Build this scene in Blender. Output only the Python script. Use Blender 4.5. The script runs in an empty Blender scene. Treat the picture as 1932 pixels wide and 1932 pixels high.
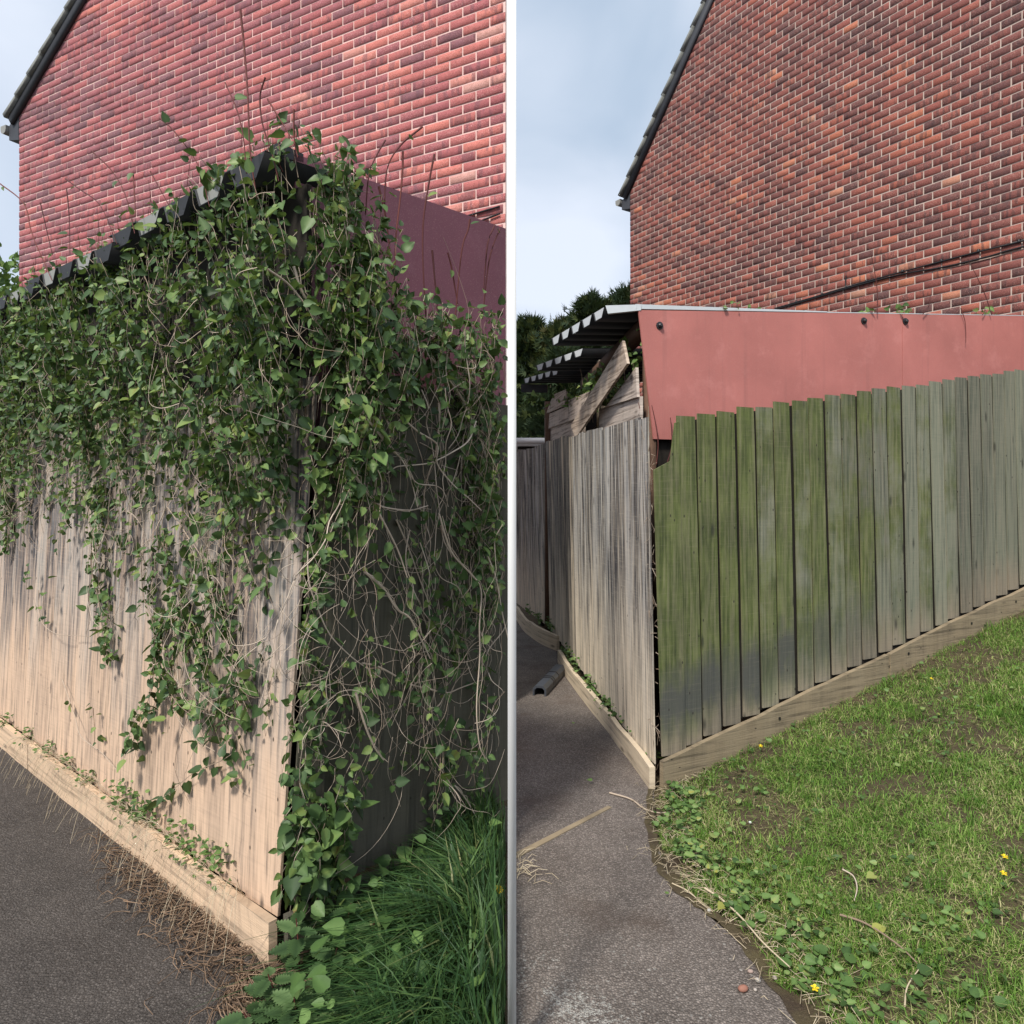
import bpy, math, random
import numpy as np
from mathutils import Matrix, Vector
random.seed(7); rng = np.random.default_rng(11)
S = bpy.context.scene; COL = S.collection

# ------------------------------------------------------------------ camera, sky, sun, exposure
cam = bpy.data.cameras.new('camera'); camo = bpy.data.objects.new('camera', cam); COL.objects.link(camo)
camo.location = (0, 0, 1.6); camo.rotation_euler = (math.radians(90), 0, 0)
cam.lens = 25.155; cam.sensor_width = 36; cam.shift_y = -36 / 1932; cam.clip_end = 900; cam.clip_start = 0.05
S.camera = camo
S.view_settings.view_transform = 'Standard'; S.view_settings.look = 'None'
S.view_settings.exposure = 0.62; S.view_settings.gamma = 1
S.render.engine = 'CYCLES'
SUN_TO = Vector((-0.47, -0.88, 1.15)).normalized()      # direction towards the sun
sun = bpy.data.lights.new('sun', 'SUN'); sun.energy = 2.8; sun.angle = math.radians(8); sun.color = (1, 0.95, 0.87)
suno = bpy.data.objects.new('sun', sun); COL.objects.link(suno)
suno.rotation_euler = SUN_TO.to_track_quat('Z', 'Y').to_euler()
W = bpy.data.worlds.new('World'); S.world = W; W.use_nodes = True
wn = W.node_tree; wl = wn.links
for n in list(wn.nodes): wn.nodes.remove(n)
wo = wn.nodes.new('ShaderNodeOutputWorld'); bg = wn.nodes.new('ShaderNodeBackground'); bg.inputs[1].default_value = 0.125
sky = wn.nodes.new('ShaderNodeTexSky'); sky.sky_type = 'NISHITA'; sky.sun_disc = False
sky.sun_elevation = math.asin(SUN_TO.z); sky.sun_rotation = math.atan2(SUN_TO.x, SUN_TO.y); sky.dust_density = 1.5
tc = wn.nodes.new('ShaderNodeTexCoord'); mp = wn.nodes.new('ShaderNodeMapping'); mp.inputs['Scale'].default_value = (1, 1, 1.5)
n1 = wn.nodes.new('ShaderNodeTexNoise'); n1.inputs['Scale'].default_value = 3.4; n1.inputs['Detail'].default_value = 5; n1.inputs['Roughness'].default_value = .42; n1.inputs['Distortion'].default_value = .35
cr = wn.nodes.new('ShaderNodeValToRGB')
cr.color_ramp.elements[0].position = .33; cr.color_ramp.elements[0].color = (2.75, 3.35, 4.15, 1)
cr.color_ramp.elements[1].position = .66; cr.color_ramp.elements[1].color = (4.5, 4.85, 5.5, 1)
mx = wn.nodes.new('ShaderNodeMix'); mx.data_type = 'RGBA'; mx.inputs[0].default_value = .92
wl.new(tc.outputs['Generated'], mp.inputs[0]); wl.new(mp.outputs[0], n1.inputs['Vector']); wl.new(n1.outputs['Fac'], cr.inputs[0])
wl.new(sky.outputs[0], mx.inputs[6]); wl.new(cr.outputs[0], mx.inputs[7]); wl.new(mx.outputs[2], bg.inputs[0]); wl.new(bg.outputs[0], wo.inputs[0])

# ------------------------------------------------------------------ helpers
class Mat:
    def __init__(s, name, rough=.8):
        s.m = bpy.data.materials.new(name); s.m.use_nodes = True; s.t = s.m.node_tree
        s.b = s.t.nodes['Principled BSDF']; s.b.inputs['Roughness'].default_value = rough
        s.b.inputs['Specular IOR Level'].default_value = .3
        s._tc = s.t.nodes.new('ShaderNodeTexCoord'); s._geo = s.t.nodes.new('ShaderNodeNewGeometry')
    def n(s, typ, **kw):
        x = s.t.nodes.new('ShaderNode' + typ)
        for k, v in kw.items(): setattr(x, k, v)
        return x
    def put(s, sock, v):
        if isinstance(v, bpy.types.NodeSocket): s.t.links.new(v, sock)
        elif isinstance(v, (tuple, list)) and len(v) == 3 and sock.type == 'RGBA': sock.default_value = (*v, 1)
        else: sock.default_value = v
    @property
    def obj(s): return s._tc.outputs['Object']
    @property
    def uv(s): return s._tc.outputs['UV']
    @property
    def pos(s): return s._geo.outputs['Position']
    def math(s, op, a, b=0.0, c=None, clamp=False):
        x = s.n('Math', operation=op, use_clamp=clamp); s.put(x.inputs[0], a); s.put(x.inputs[1], b)
        if c is not None: s.put(x.inputs[2], c)
        return x.outputs[0]
    def attr(s, name, typ='GEOMETRY'):
        x = s.n('Attribute', attribute_name=name, attribute_type=typ); return x.outputs['Fac']
    def tone(s): return s.math('ADD', s.attr('tone'), s.attr('tone', 'OBJECT'))
    def xyz(s, v):
        x = s.n('SeparateXYZ'); s.put(x.inputs[0], v); return x.outputs
    def scale(s, v, sc, off=None):
        x = s.n('VectorMath', operation='MULTIPLY'); s.put(x.inputs[0], v); x.inputs[1].default_value = sc
        o = x.outputs[0]
        if off is not None:
            c = s.n('CombineXYZ')
            for i in range(3): s.put(c.inputs[i], off)
            y = s.n('VectorMath', operation='ADD'); s.put(y.inputs[0], o); s.put(y.inputs[1], c.outputs[0]); o = y.outputs[0]
        return o
    def noise(s, v, scale=1., detail=3., rough=.5, dist=0.):
        x = s.n('TexNoise'); s.put(x.inputs['Vector'], v); x.inputs['Scale'].default_value = scale
        x.inputs['Detail'].default_value = detail; x.inputs['Roughness'].default_value = rough; x.inputs['Distortion'].default_value = dist
        return x.outputs['Fac']
    def vor(s, v, scale=1., feature='F1', out='Distance'):
        x = s.n('TexVoronoi', feature=feature); s.put(x.inputs['Vector'], v); x.inputs['Scale'].default_value = scale
        return x.outputs[out]
    def ramp(s, f, stops):
        x = s.n('ValToRGB'); e = x.color_ramp.elements
        while len(e) < len(stops): e.new(.5)
        for el, (p, c) in zip(e, stops): el.position = p; el.color = (*c, 1) if len(c) == 3 else c
        s.put(x.inputs[0], f); return x.outputs[0]
    def step(s, f, lo, hi):
        x = s.n('MapRange'); s.put(x.inputs['Value'], f); s.put(x.inputs['From Min'], lo); s.put(x.inputs['From Max'], hi); return x.outputs[0]
    def mix(s, f, a, b, blend='MIX'):
        x = s.n('Mix', data_type='RGBA', blend_type=blend); s.put(x.inputs[0], f); s.put(x.inputs[6], a); s.put(x.inputs[7], b); return x.outputs[2]
    def col(s, c): s.put(s.b.inputs['Base Color'], c); return s
    def bump(s, h, strength=.5, dist=.01):
        x = s.n('Bump'); x.inputs['Strength'].default_value = strength; x.inputs['Distance'].default_value = dist
        s.put(x.inputs['Height'], h); s.t.links.new(x.outputs[0], s.b.inputs['Normal']); return s

def link(o, parent=None):
    COL.objects.link(o)
    if parent is not None:
        o.parent = parent; o.matrix_parent_inverse = parent.matrix_basis.inverted()
    return o
def build(name, V, Q=None, T=None, mat=None, parent=None, smooth=False, attrs=None, uv=None, loc=None, rotz=0, link_it=True, NG=None):
    """one mesh object from point, quad and triangle arrays (NG: list of n-gons)"""
    me = bpy.data.meshes.new(name)
    V = np.asarray(V, dtype=np.float32).reshape(-1, 3)
    Q = np.asarray(Q if Q is not None else [], dtype=np.int32).reshape(-1, 4); T = np.asarray(T if T is not None else [], dtype=np.int32).reshape(-1, 3)
    if NG is not None:
        me.from_pydata(V.tolist(), [], [list(map(int, q)) for q in Q] + [list(map(int, t)) for t in T] + [list(f) for f in NG])
    else:
        me.vertices.add(len(V)); me.vertices.foreach_set('co', V.ravel())
        me.loops.add(4 * len(Q) + 3 * len(T)); me.polygons.add(len(Q) + len(T))
        me.loops.foreach_set('vertex_index', np.concatenate([Q.ravel(), T.ravel()]).astype(np.int32))
        st = np.concatenate([np.arange(len(Q)) * 4, 4 * len(Q) + np.arange(len(T)) * 3]).astype(np.int32)
        me.polygons.foreach_set('loop_start', st)
    me.update(calc_edges=True)
    if smooth: me.polygons.foreach_set('use_smooth', np.ones(len(me.polygons), dtype=bool))
    for k, a in (attrs or {}).items():
        at = me.attributes.new(k, 'FLOAT', 'POINT'); at.data.foreach_set('value', np.asarray(a, dtype=np.float32))
    if uv is not None:
        l = me.uv_layers.new(name='UVMap'); li = np.empty(len(me.loops), dtype=np.int32); me.loops.foreach_get('vertex_index', li)
        l.data.foreach_set('uv', np.asarray(uv, dtype=np.float32)[li].ravel())
    if mat is not None: me.materials.append(mat.m)
    o = bpy.data.objects.new(name, me)
    if loc is not None: o.location = loc
    o.rotation_euler = (0, 0, rotz)
    return link(o, parent) if link_it else o
def thing(name, label, cat, loc=(0, 0, 0), group=None):
    o = bpy.data.objects.new(name, None); COL.objects.link(o); o.location = loc; o.empty_display_size = .1
    o['label'] = label; o['category'] = cat
    if group: o['group'] = group
    return o
def tag(o, label, cat, group=None):
    o['label'] = label; o['category'] = cat
    if group: o['group'] = group
    return o
def kind(o, k): o['kind'] = k; return o

BOXQ = np.array([[0, 1, 3, 2], [4, 6, 7, 5], [0, 4, 5, 1], [2, 3, 7, 6], [0, 2, 6, 4], [1, 5, 7, 3]])
def box(x0, x1, y0, y1, z0, z1):
    return np.array([[x, y, z] for x in (x0, x1) for y in (y0, y1) for z in (z0, z1)], float)
def prism(poly, thick, nrm):
    """a flat outline (3D points) given thickness along nrm"""
    P = np.asarray(poly, float); n = len(P); V = np.vstack([P, P + np.asarray(nrm, float) * thick])
    F = [list(range(n)), list(range(2 * n - 1, n - 1, -1))] + [[i, i + n, (i + 1) % n + n, (i + 1) % n] for i in range(n)]
    return V, F
def cat_rom(P, m=5):
    P = np.asarray(P, float)
    if len(P) < 3: return P
    Pe = np.vstack([2 * P[0] - P[1], P, 2 * P[-1] - P[-2]]); out = []
    t = np.linspace(0, 1, m, endpoint=False)[:, None]
    for i in range(1, len(Pe) - 2):
        a, b, c, d = Pe[i - 1], Pe[i], Pe[i + 1], Pe[i + 2]
        out.append(.5 * (2 * b + (c - a) * t + (2 * a - 5 * b + 4 * c - d) * t ** 2 + (3 * b - a - 3 * c + d) * t ** 3))
    return np.vstack(out + [P[-1:]])
def tube(P, r0, r1=None, k=4):
    P = np.asarray(P, float); n = len(P); r1 = r0 if r1 is None else r1
    tg = np.gradient(P, axis=0); tg /= np.linalg.norm(tg, axis=1)[:, None] + 1e-9
    up = np.where(np.abs(tg[:, 2:3]) > .9, [[1., 0, 0]], [[0, 0, 1.]])
    a = np.cross(tg, up); a /= np.linalg.norm(a, axis=1)[:, None] + 1e-9; b = np.cross(tg, a)
    r = np.linspace(r0, r1, n)[:, None]
    V = np.concatenate([P + r * (math.cos(2 * math.pi * j / k) * a + math.sin(2 * math.pi * j / k) * b) for j in range(k)]).reshape(k, n, 3).transpose(1, 0, 2).reshape(-1, 3)
    i = np.arange(n - 1)[:, None]; j = np.arange(k)[None]
    Q = np.stack([i * k + j, i * k + (j + 1) % k, (i + 1) * k + (j + 1) % k, (i + 1) * k + j], -1).reshape(-1, 4)
    return V, Q
class Bag:
    """collects points and faces, then links them as one mesh"""
    def __init__(s): s.V = []; s.Q = []; s.T = []; s.A = []; s.n = 0
    def add(s, V, Q=None, T=None, tone=0.):
        V = np.asarray(V, float); s.V.append(V)
        if Q is not None and len(Q): s.Q.append(np.asarray(Q) + s.n)
        if T is not None and len(T): s.T.append(np.asarray(T) + s.n)
        s.A.append(np.full(len(V), tone) if np.isscalar(tone) else np.asarray(tone)); s.n += len(V)
    def make(s, name, mat, parent=None, smooth=False):
        return build(name, np.vstack(s.V), np.vstack(s.Q) if s.Q else None, np.vstack(s.T) if s.T else None, mat, parent, smooth, {'tone': np.concatenate(s.A)})
def vnoise(x, y, seed=0):
    """smooth lattice noise, 0..1"""
    x = np.asarray(x, float); y = np.asarray(y, float); xi = np.floor(x).astype(np.int64); yi = np.floor(y).astype(np.int64); fx = x - xi; fy = y - yi
    def h(a, b):
        v = np.sin(a * 127.1 + b * 311.7 + seed * 74.7) * 43758.5453; return v - np.floor(v)
    sx = fx * fx * (3 - 2 * fx); sy = fy * fy * (3 - 2 * fy)
    return (h(xi, yi) * (1 - sx) + h(xi + 1, yi) * sx) * (1 - sy) + (h(xi, yi + 1) * (1 - sx) + h(xi + 1, yi + 1) * sx) * sy
def inpoly(x, y, poly):
    x = np.asarray(x); y = np.asarray(y); c = np.zeros(x.shape, bool); n = len(poly)
    for i in range(n):
        (x1, y1), (x2, y2) = poly[i], poly[i - 1]
        c ^= ((y1 > y) != (y2 > y)) & (x < (x2 - x1) * (y - y1) / (y2 - y1 + 1e-12) + x1)
    return c
def in_poly_points(poly, n):
    P = np.asarray(poly); lo, hi = P.min(0), P.max(0); out = np.zeros((0, 2))
    while len(out) < n:
        q = rng.uniform(lo, hi, (n * 3, 2)); out = np.vstack([out, q[inpoly(q[:, 0], q[:, 1], poly)]])
    return out[:n]
def unit(a): a = np.asarray(a, float); return a / (np.linalg.norm(a, axis=-1, keepdims=True) + 1e-9)

# leaf outlines: point arrays lying along +Y, tip at y = 1
LEAF_V = np.array([[0, 0, 0], [0, .45, -.05], [0, 1, -.10], [-.17, -.07, .05], [-.40, .16, .10], [-.36, .48, .09], [-.17, .78, 0], [.17, -.07, .05], [.40, .16, .10], [.36, .48, .09], [.17, .78, 0]], float)
LEAF_Q = np.array([[0, 4, 3, 3], [0, 1, 5, 4], [1, 2, 6, 5], [0, 7, 8, 8], [0, 8, 9, 1], [1, 9, 10, 2]])
LEAF_T = np.array([[0, 4, 3], [0, 7, 8]]); LEAF_QQ = LEAF_Q[[1, 2, 4, 5]]
def nettle_leaf():
    L = []; m = 8
    for i in range(m + 1):
        t = i / m; w = .31 * (math.sin(math.pi * (t * .93 + .07) ** .72)) if t < 1 else 0
        L.append((w, t, .06 * math.sin(t * 3)))
    V = [(0, t, .0 - .05 * t * t) for t in np.linspace(0, 1, m + 1)]; T = []
    for sgn in (-1, 1):
        for i in range(m):
            w0, t0, _ = L[i]; w1, t1, _ = L[i + 1]; a = len(V)
            V += [(sgn * w0 * .86, t0, .05), (sgn * (max(w0, w1) * 1.10 + .01), t0 * .35 + t1 * .65, .07), (sgn * w1 * .86, t1, .05)]
            f = [[i, a, a + 1], [i, a + 1, i + 1], [i + 1, a + 1, a + 2]]
            T += f if sgn < 0 else [q[::-1] for q in f]
    return np.array(V, float), np.array(T)
NET_V, NET_T = nettle_leaf()
def frames(pos, tip, nrm, size, wide=1.):
    """4x4-like rotation columns for many leaves: (X*size*wide, Y*size, Z*size)"""
    Y = unit(tip); Z = unit(nrm - (nrm * Y).sum(-1, keepdims=True) * Y); X = np.cross(Y, Z); s = np.asarray(size)[:, None]
    return np.stack([X * s * wide, Y * s, Z * s], -1), pos
def join_leaves(R, pos, V0, Q0, T0, tone):
    n = len(pos); m = len(V0); V = (np.einsum('nij,mj->nmi', R, V0) + pos[:, None]).reshape(-1, 3); off = (np.arange(n) * m)[:, None, None]
    Q = (Q0[None] + off).reshape(-1, 4) if Q0 is not None else None; T = (T0[None] + off).reshape(-1, 3) if T0 is not None else None
    return V, Q, T, np.clip((np.asarray(tone)[:, None] + (LEAF_TONE if m == 11 else NET_TONE)[None]).ravel(), 0, 1)
LEAF_TONE = np.array([.10, .08, 0, 0, -.07, -.09, -.05, 0, -.07, -.09, -.05]); NET_TONE = np.where(np.arange(len(NET_V)) < 9, -.25, np.where((np.arange(len(NET_V)) - 9) % 3 == 1, .30, .05))
def leaf_parts(name, R, pos, V0, Q0, T0, tone, mat, parent, idx):
    me = build(name, V0, Q0, T0, mat, link_it=False, smooth=False, attrs={'tone': LEAF_TONE if len(V0) == 11 else NET_TONE}).data
    for i in idx:
        o = bpy.data.objects.new(name, me); M = np.eye(4); M[:3, :3] = R[i]; M[:3, 3] = pos[i]
        o['tone'] = float(tone[i]); link(o, parent); o.matrix_basis = Matrix(M.tolist())

# ------------------------------------------------------------------ materials
def mat_brick(name, stops, speck, band_amt, dark):
    m = Mat(name, .85); tone = m.tone(); uv = m.uv; u = m.xyz(uv)
    seed = m.math('FRACT', m.math('MULTIPLY', tone, 91.7))
    base = m.ramp(m.math('FRACT', tone), stops)
    cv = m.n('CombineXYZ'); m.put(cv.inputs[0], m.math('MULTIPLY', u[0], 4.2)); m.put(cv.inputs[1], m.math('MULTIPLY', tone, 777.)); m.put(cv.inputs[2], m.math('MULTIPLY', u[1], .35))
    band = m.step(m.noise(cv.outputs[0], 1., 1.5, .5), .50, .56)
    band = m.math('MULTIPLY', band, m.step(seed, .45, .6))
    c = m.mix(m.math('MULTIPLY', band, band_amt), base, dark)
    p = m.pos
    big = m.noise(p, 28., 3., .6); c = m.mix(m.math('MULTIPLY', m.step(big, .35, .75), .35), c, (.30, .10, .07))
    sp = m.noise(p, 150., 2., .7); rough = m.step(m.math('FRACT', m.math('MULTIPLY', tone, 37.3)), .25, .75)
    c = m.mix(m.math('MULTIPLY', m.step(sp, .57, .68), m.math('ADD', .22, m.math('MULTIPLY', rough, .55))), c, speck)
    c = m.mix(m.math('MULTIPLY', m.step(sp, .44, .34), .55), c, (.03, .016, .016))
    m.col(c); m.bump(m.math('ADD', sp, big), .55, .006); return m
M_brick_r = mat_brick('brick_russet', [(0, (.095, .052, .055)), (.25, (.185, .070, .064)), (.55, (.285, .088, .072)), (.76, (.38, .118, .080)), (.9, (.52, .18, .10)), (1., (.50, .29, .21))], (.54, .34, .28), .62, (.075, .042, .044))
M_brick_l = mat_brick('brick_rose', [(0, (.20, .10, .12)), (.22, (.32, .12, .14)), (.5, (.42, .125, .135)), (.72, (.52, .16, .15)), (.88, (.66, .21, .17)), (1., (.64, .35, .30))], (.70, .42, .40), .50, (.13, .065, .085))
def mat_plain(name, c, rough=.8, var=.25, scale=20., bump=.15, spec=.3):
    m = Mat(name, rough); n = m.noise(m.pos, scale, 4., .6); m.b.inputs['Specular IOR Level'].default_value = spec
    m.col(m.mix(n, tuple(x * (1 - var) for x in c), tuple(min(1, x * (1 + var)) for x in c))).bump(n, bump, .004); return m
M_mortar_r = mat_plain('mortar_sand', (.56, .45, .39), .95, .2, 60, .4); M_mortar_l = mat_plain('mortar_pink', (.80, .55, .50), .95, .12, 60, .4)
def mat_wood(name, low, high, dark, z0, z1, streak=(.50, .62), streak_amt=.8, moss=None, moss_amt=0., grain=.35, tonevar=.35, board=None, axis=None, local=False, damp=0.):
    """weathered timber: colour changes with height up the board, dark vertical streaks, knots, green algae"""
    m = Mat(name, .88); tone = m.tone(); o = m.obj; off = m.math('MULTIPLY', tone, 53.)
    if axis:                                            # boards lying down: turn the grain along their length
        dt = m.n('VectorMath', operation='DOT_PRODUCT'); m.put(dt.inputs[0], o); dt.inputs[1].default_value = axis; cx = m.n('CombineXYZ'); m.put(cx.inputs[0], m.xyz(o)[2]); m.put(cx.inputs[2], dt.outputs['Value']); o = cx.outputs[0]
    if board: high = m.ramp(tone, board)
    gv = m.scale(o, (55, 55, 2.2), off); g = m.noise(gv, 1., 4., .62)
    z = m.xyz(m.obj if local else m.pos)[2]; wob = m.noise(m.scale(m.pos, (9, 9, 1.1)), 1., 3., .6)
    zz = m.math('ADD', z, m.math('ADD', m.math('MULTIPLY', m.math('SUBTRACT', wob, .5), (z1 - z0) * 1.6), m.math('MULTIPLY', m.math('SUBTRACT', tone, .5), (z1 - z0) * .9)))
    f = m.step(zz, z0, z1); c = m.mix(f, low, high)
    s1 = m.noise(m.scale(o, (34, 34, .75), off), 1., 3., .6)
    s2 = m.noise(m.scale(m.pos, (7.5, 7.5, .42)), 1., 4., .62)
    st = m.step(m.math('ADD', m.math('MULTIPLY', s1, .48), m.math('MULTIPLY', s2, .52)), streak[0], streak[1])
    c = m.mix(m.math('MULTIPLY', st, m.math('ADD', streak_amt * .25, m.math('MULTIPLY', f, streak_amt * .75))), c, dark)
    c = m.mix(m.math('MULTIPLY', m.math('SUBTRACT', tone, .5), tonevar * 1.6), c, high if board else tuple(min(1, x * 1.5) for x in high))
    c = m.mix(m.math('MULTIPLY', m.step(m.math('SUBTRACT', .5, tone), 0., .5), tonevar), c, dark)
    if moss:
        mz = m.noise(m.scale(m.pos, (3.6, 3.6, 2.6)), 1., 6., .68); ma = m.attr('moss', 'OBJECT')
        mf = m.step(m.math('ADD', mz, m.math('MULTIPLY', m.math('SUBTRACT', ma, .5), .8)), .40, .64)
        c = m.mix(m.math('MULTIPLY', m.math('MULTIPLY', mf, m.step(zz, z0 - .05, z0 + .22)), moss_amt), c, m.mix(m.step(m.noise(m.scale(m.pos, (9, 9, 4)), 1., 5., .7), .36, .64), (moss[0] * .45, moss[1] * .48, moss[2] * .5), (moss[0] * .98, moss[1] * .98, moss[2] * 1.05)))
    c = m.mix(m.math('MULTIPLY', m.step(g, .42, .70), grain), c, tuple(min(1, x * 1.45) for x in low))
    c = m.mix(m.math('MULTIPLY', m.step(g, .47, .28), grain * 1.5), c, tuple(x * .55 for x in dark))
    if damp:
        dz = m.math('ADD', z, m.math('MULTIPLY', m.math('SUBTRACT', m.noise(m.scale(m.pos, (7, 7, 3)), 1., 4., .65), .5), .5)); dm = m.math('MULTIPLY', m.step(dz, .52, .34), m.step(dz, .04, .20)); c = m.mix(m.math('MULTIPLY', m.math('MULTIPLY', dm, damp), m.step(m.attr('moss', 'OBJECT'), .45, .95)), c, (.085, .085, .083))
    sw = m.noise(m.scale(o, (6, 6, 130), off), 1., 2., .6); c = m.mix(m.math('MULTIPLY', m.step(sw, .55, .70), .09), c, tuple(min(1, x * 1.5) for x in low)); c = m.mix(m.math('MULTIPLY', m.step(sw, .45, .32), .09), c, dark)
    nd = m.vor(m.scale(o, (16, 16, 9), off), 1.); c = m.mix(m.math('MULTIPLY', m.step(nd, .085, .06), .85), c, (.03, .026, .022))
    kd = m.vor(m.scale(o, (7.5, 7.5, 2.6), off), 1.); c = m.mix(m.math('MULTIPLY', m.step(kd, .13, .05), .7), c, tuple(x * .45 for x in dark))
    m.col(c); m.bump(m.math('SUBTRACT', g, m.math('MULTIPLY', st, .4)), .5, .006); return m
M_w_grey = mat_wood('timber_silvered', (.70, .60, .47), (.33, .32, .30), (.050, .048, .052), .30, 1.05, (.455, .505), 1.0, grain=.42, tonevar=.15, board=[(0, (.07, .068, .07)), (.2, (.20, .195, .19)), (.4, (.40, .395, .385)), (.62, (.46, .44, .41)), (.8, (.68, .57, .43)), (1, (.70, .58, .43))])
M_w_green = mat_wood('timber_algae', (.27, .225, .165), (.19, .20, .145), (.060, .064, .052), .06, .30, (.50, .60), .55, moss=(.125, .155, .034), moss_amt=.9, grain=.32, tonevar=.75, local=True, damp=.85)
M_w_gravel = mat_wood('timber_board', (.25, .195, .125), (.30, .245, .165), (.095, .075, .052), -1, 3, (.49, .60), .9, grain=.45, tonevar=.1, axis=(.891, .453, 0))
M_w_pale = mat_wood('timber_pale', (.58, .48, .35), (.56, .47, .35), (.22, .175, .13), -1, 3, (.54, .68), .6, grain=.45, tonevar=.1, axis=(-.1, .99, 0))
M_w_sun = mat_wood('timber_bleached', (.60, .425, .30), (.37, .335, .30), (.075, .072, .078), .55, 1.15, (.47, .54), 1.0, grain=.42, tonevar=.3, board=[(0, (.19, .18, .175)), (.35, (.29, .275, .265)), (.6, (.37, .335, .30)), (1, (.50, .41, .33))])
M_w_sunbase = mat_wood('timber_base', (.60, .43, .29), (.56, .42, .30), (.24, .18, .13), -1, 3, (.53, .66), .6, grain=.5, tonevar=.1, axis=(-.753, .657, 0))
M_w_shade = mat_wood('timber_shaded', (.10, .09, .068), (.085, .080, .058), (.03, .03, .026), .1, .8, (.52, .66), .6, moss=(.065, .075, .028), moss_amt=.5, grain=.25)  # shade on this fence is put into darker wood colours
M_w_shed = mat_wood('timber_rough', (.50, .42, .36), (.46, .38, .32), (.12, .08, .06), 2.0, 2.5, (.49, .62), .9, grain=.6, tonevar=.2, axis=(-.124, .992, 0))
M_w_slant = mat_wood('timber_slant', (.50, .41, .33), (.46, .36, .28), (.12, .075, .05), 2.0, 2.5, (.49, .62), .9, grain=.6, tonevar=.2, axis=(-.12, .96, -.25))
M_w_brown = mat_plain('timber_brown', (.13, .075, .05), .85, .4, 25, .3)
M_cream = mat_plain('white_paint', (.82, .82, .81), .5, .03, 8, .05)
def mat_panel(name, c):
    m = Mat(name, .62); p = m.pos; a = m.noise(p, 2.2, 5., .6); b = m.noise(m.scale(p, (7, 7, 1.2)), 1., 4., .6); f = m.noise(p, 190., 2., .6)
    d = m.mix(m.step(a, .3, .75), tuple(x * .86 for x in c), tuple(min(1, x * 1.12) for x in c)); d = m.mix(m.math('MULTIPLY', m.step(b, .55, .75), .25), d, tuple(x * .72 + .03 for x in c))
    dr = m.noise(m.scale(p, (16, 16, .5)), 1., 3., .65); d = m.mix(m.math('MULTIPLY', m.step(dr, .56, .72), .38), d, tuple(x * .62 + .02 for x in c)); bl = m.noise(p, 5.5, 5., .7); d = m.mix(m.math('MULTIPLY', m.step(bl, .54, .70), .30), d, tuple(min(1, x * 1.25 + .06) for x in c))
    m.col(m.mix(m.math('MULTIPLY', m.step(f, .55, .7), .18), d, (.6, .38, .33))).bump(f, .12, .002); return m
M_panel_r = mat_panel('panel_terracotta', (.49, .175, .150)); M_panel_l = mat_panel('panel_shaded', (.20, .075, .100))  # second panel is darkened and purpled: shade put into its colour
def mat_asphalt(name, base, lich):
    m = Mat(name, .92); p = m.pos; n = m.noise(p, 3.5, 5., .65); g = m.vor(p, 120.); g2 = m.noise(p, 260., 2., .7); cx = m.xyz(m.vor(p, 120., out='Color'))[0]; md = m.noise(p, 45., 3., .7)
    n0 = m.noise(p, 1.3, 5., .7); c = m.mix(m.step(n, .3, .7), tuple(x * .70 for x in base), tuple(x * 1.28 for x in base)); c = m.mix(m.math('MULTIPLY', m.step(n0, .50, .66), .55), c, (base[0] * .55, base[1] * .50, base[2] * .48)); c = m.mix(m.math('MULTIPLY', m.step(md, .35, .7), .35), c, tuple(x * .5 for x in base))
    c = m.mix(m.math('MULTIPLY', m.step(cx, .45, 1.), .42), c, tuple(min(1., x * 2.1 + .04) for x in base)); c = m.mix(m.math('MULTIPLY', m.step(g, .25, .55), .5), c, (.025, .021, .019))
    c = m.mix(m.math('MULTIPLY', m.step(g2, .62, .70), .55), c, (.46, .42, .38))
    if lich:
        x = m.xyz(p); d = m.noise(p, 2.6, 4., .62); rg = m.math('MULTIPLY', m.step(x[1], 3.05, 2.25), m.step(x[0], 1.0, .15))
        sp = m.noise(p, 62., 5., .78, .4); lf = m.step(m.math('ADD', sp, m.math('MULTIPLY', m.math('SUBTRACT', m.math('MULTIPLY', d, rg), .50), .70)), .51, .58)
        spot = m.math('MULTIPLY', m.step(m.vor(p, 30.), .20, .12), m.step(m.math('MULTIPLY', m.noise(p, 6., 2.), m.step(x[1], 4.0, 2.4)), .42, .52))
        c = m.mix(m.math('MULTIPLY', m.math('MULTIPLY', m.math('MAXIMUM', lf, m.math('MULTIPLY', spot, .7)), m.step(m.noise(p, 210., 2., .7), .38, .56)), .70), c, (.62, .61, .56))
        c = m.mix(m.math('MULTIPLY', m.step(m.noise(p, 2.1, 3., .6), .54, .72), .6), c, (.095, .065, .048))
    m.col(c); m.bump(m.math('ADD', m.math('MULTIPLY', g, 1.2), g2), .8, .008); return m
M_asph_r = mat_asphalt('asphalt_worn', (.25, .212, .185), True); M_asph_l = mat_asphalt('asphalt_grey', (.105, .090, .080), False)
def mat_ground():
    m = Mat('earth', .95); p = m.pos; n = m.noise(p, 6., 5., .65); f = m.noise(p, 90., 4., .7)
    c = m.mix(m.step(n, .35, .65), (.060, .042, .028), (.105, .085, .042)); c = m.mix(m.math('MULTIPLY', m.step(f, .55, .7), .5), c, (.15, .12, .075))
    m.col(c).bump(f, .8, .012); return m
M_earth = mat_ground()
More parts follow.
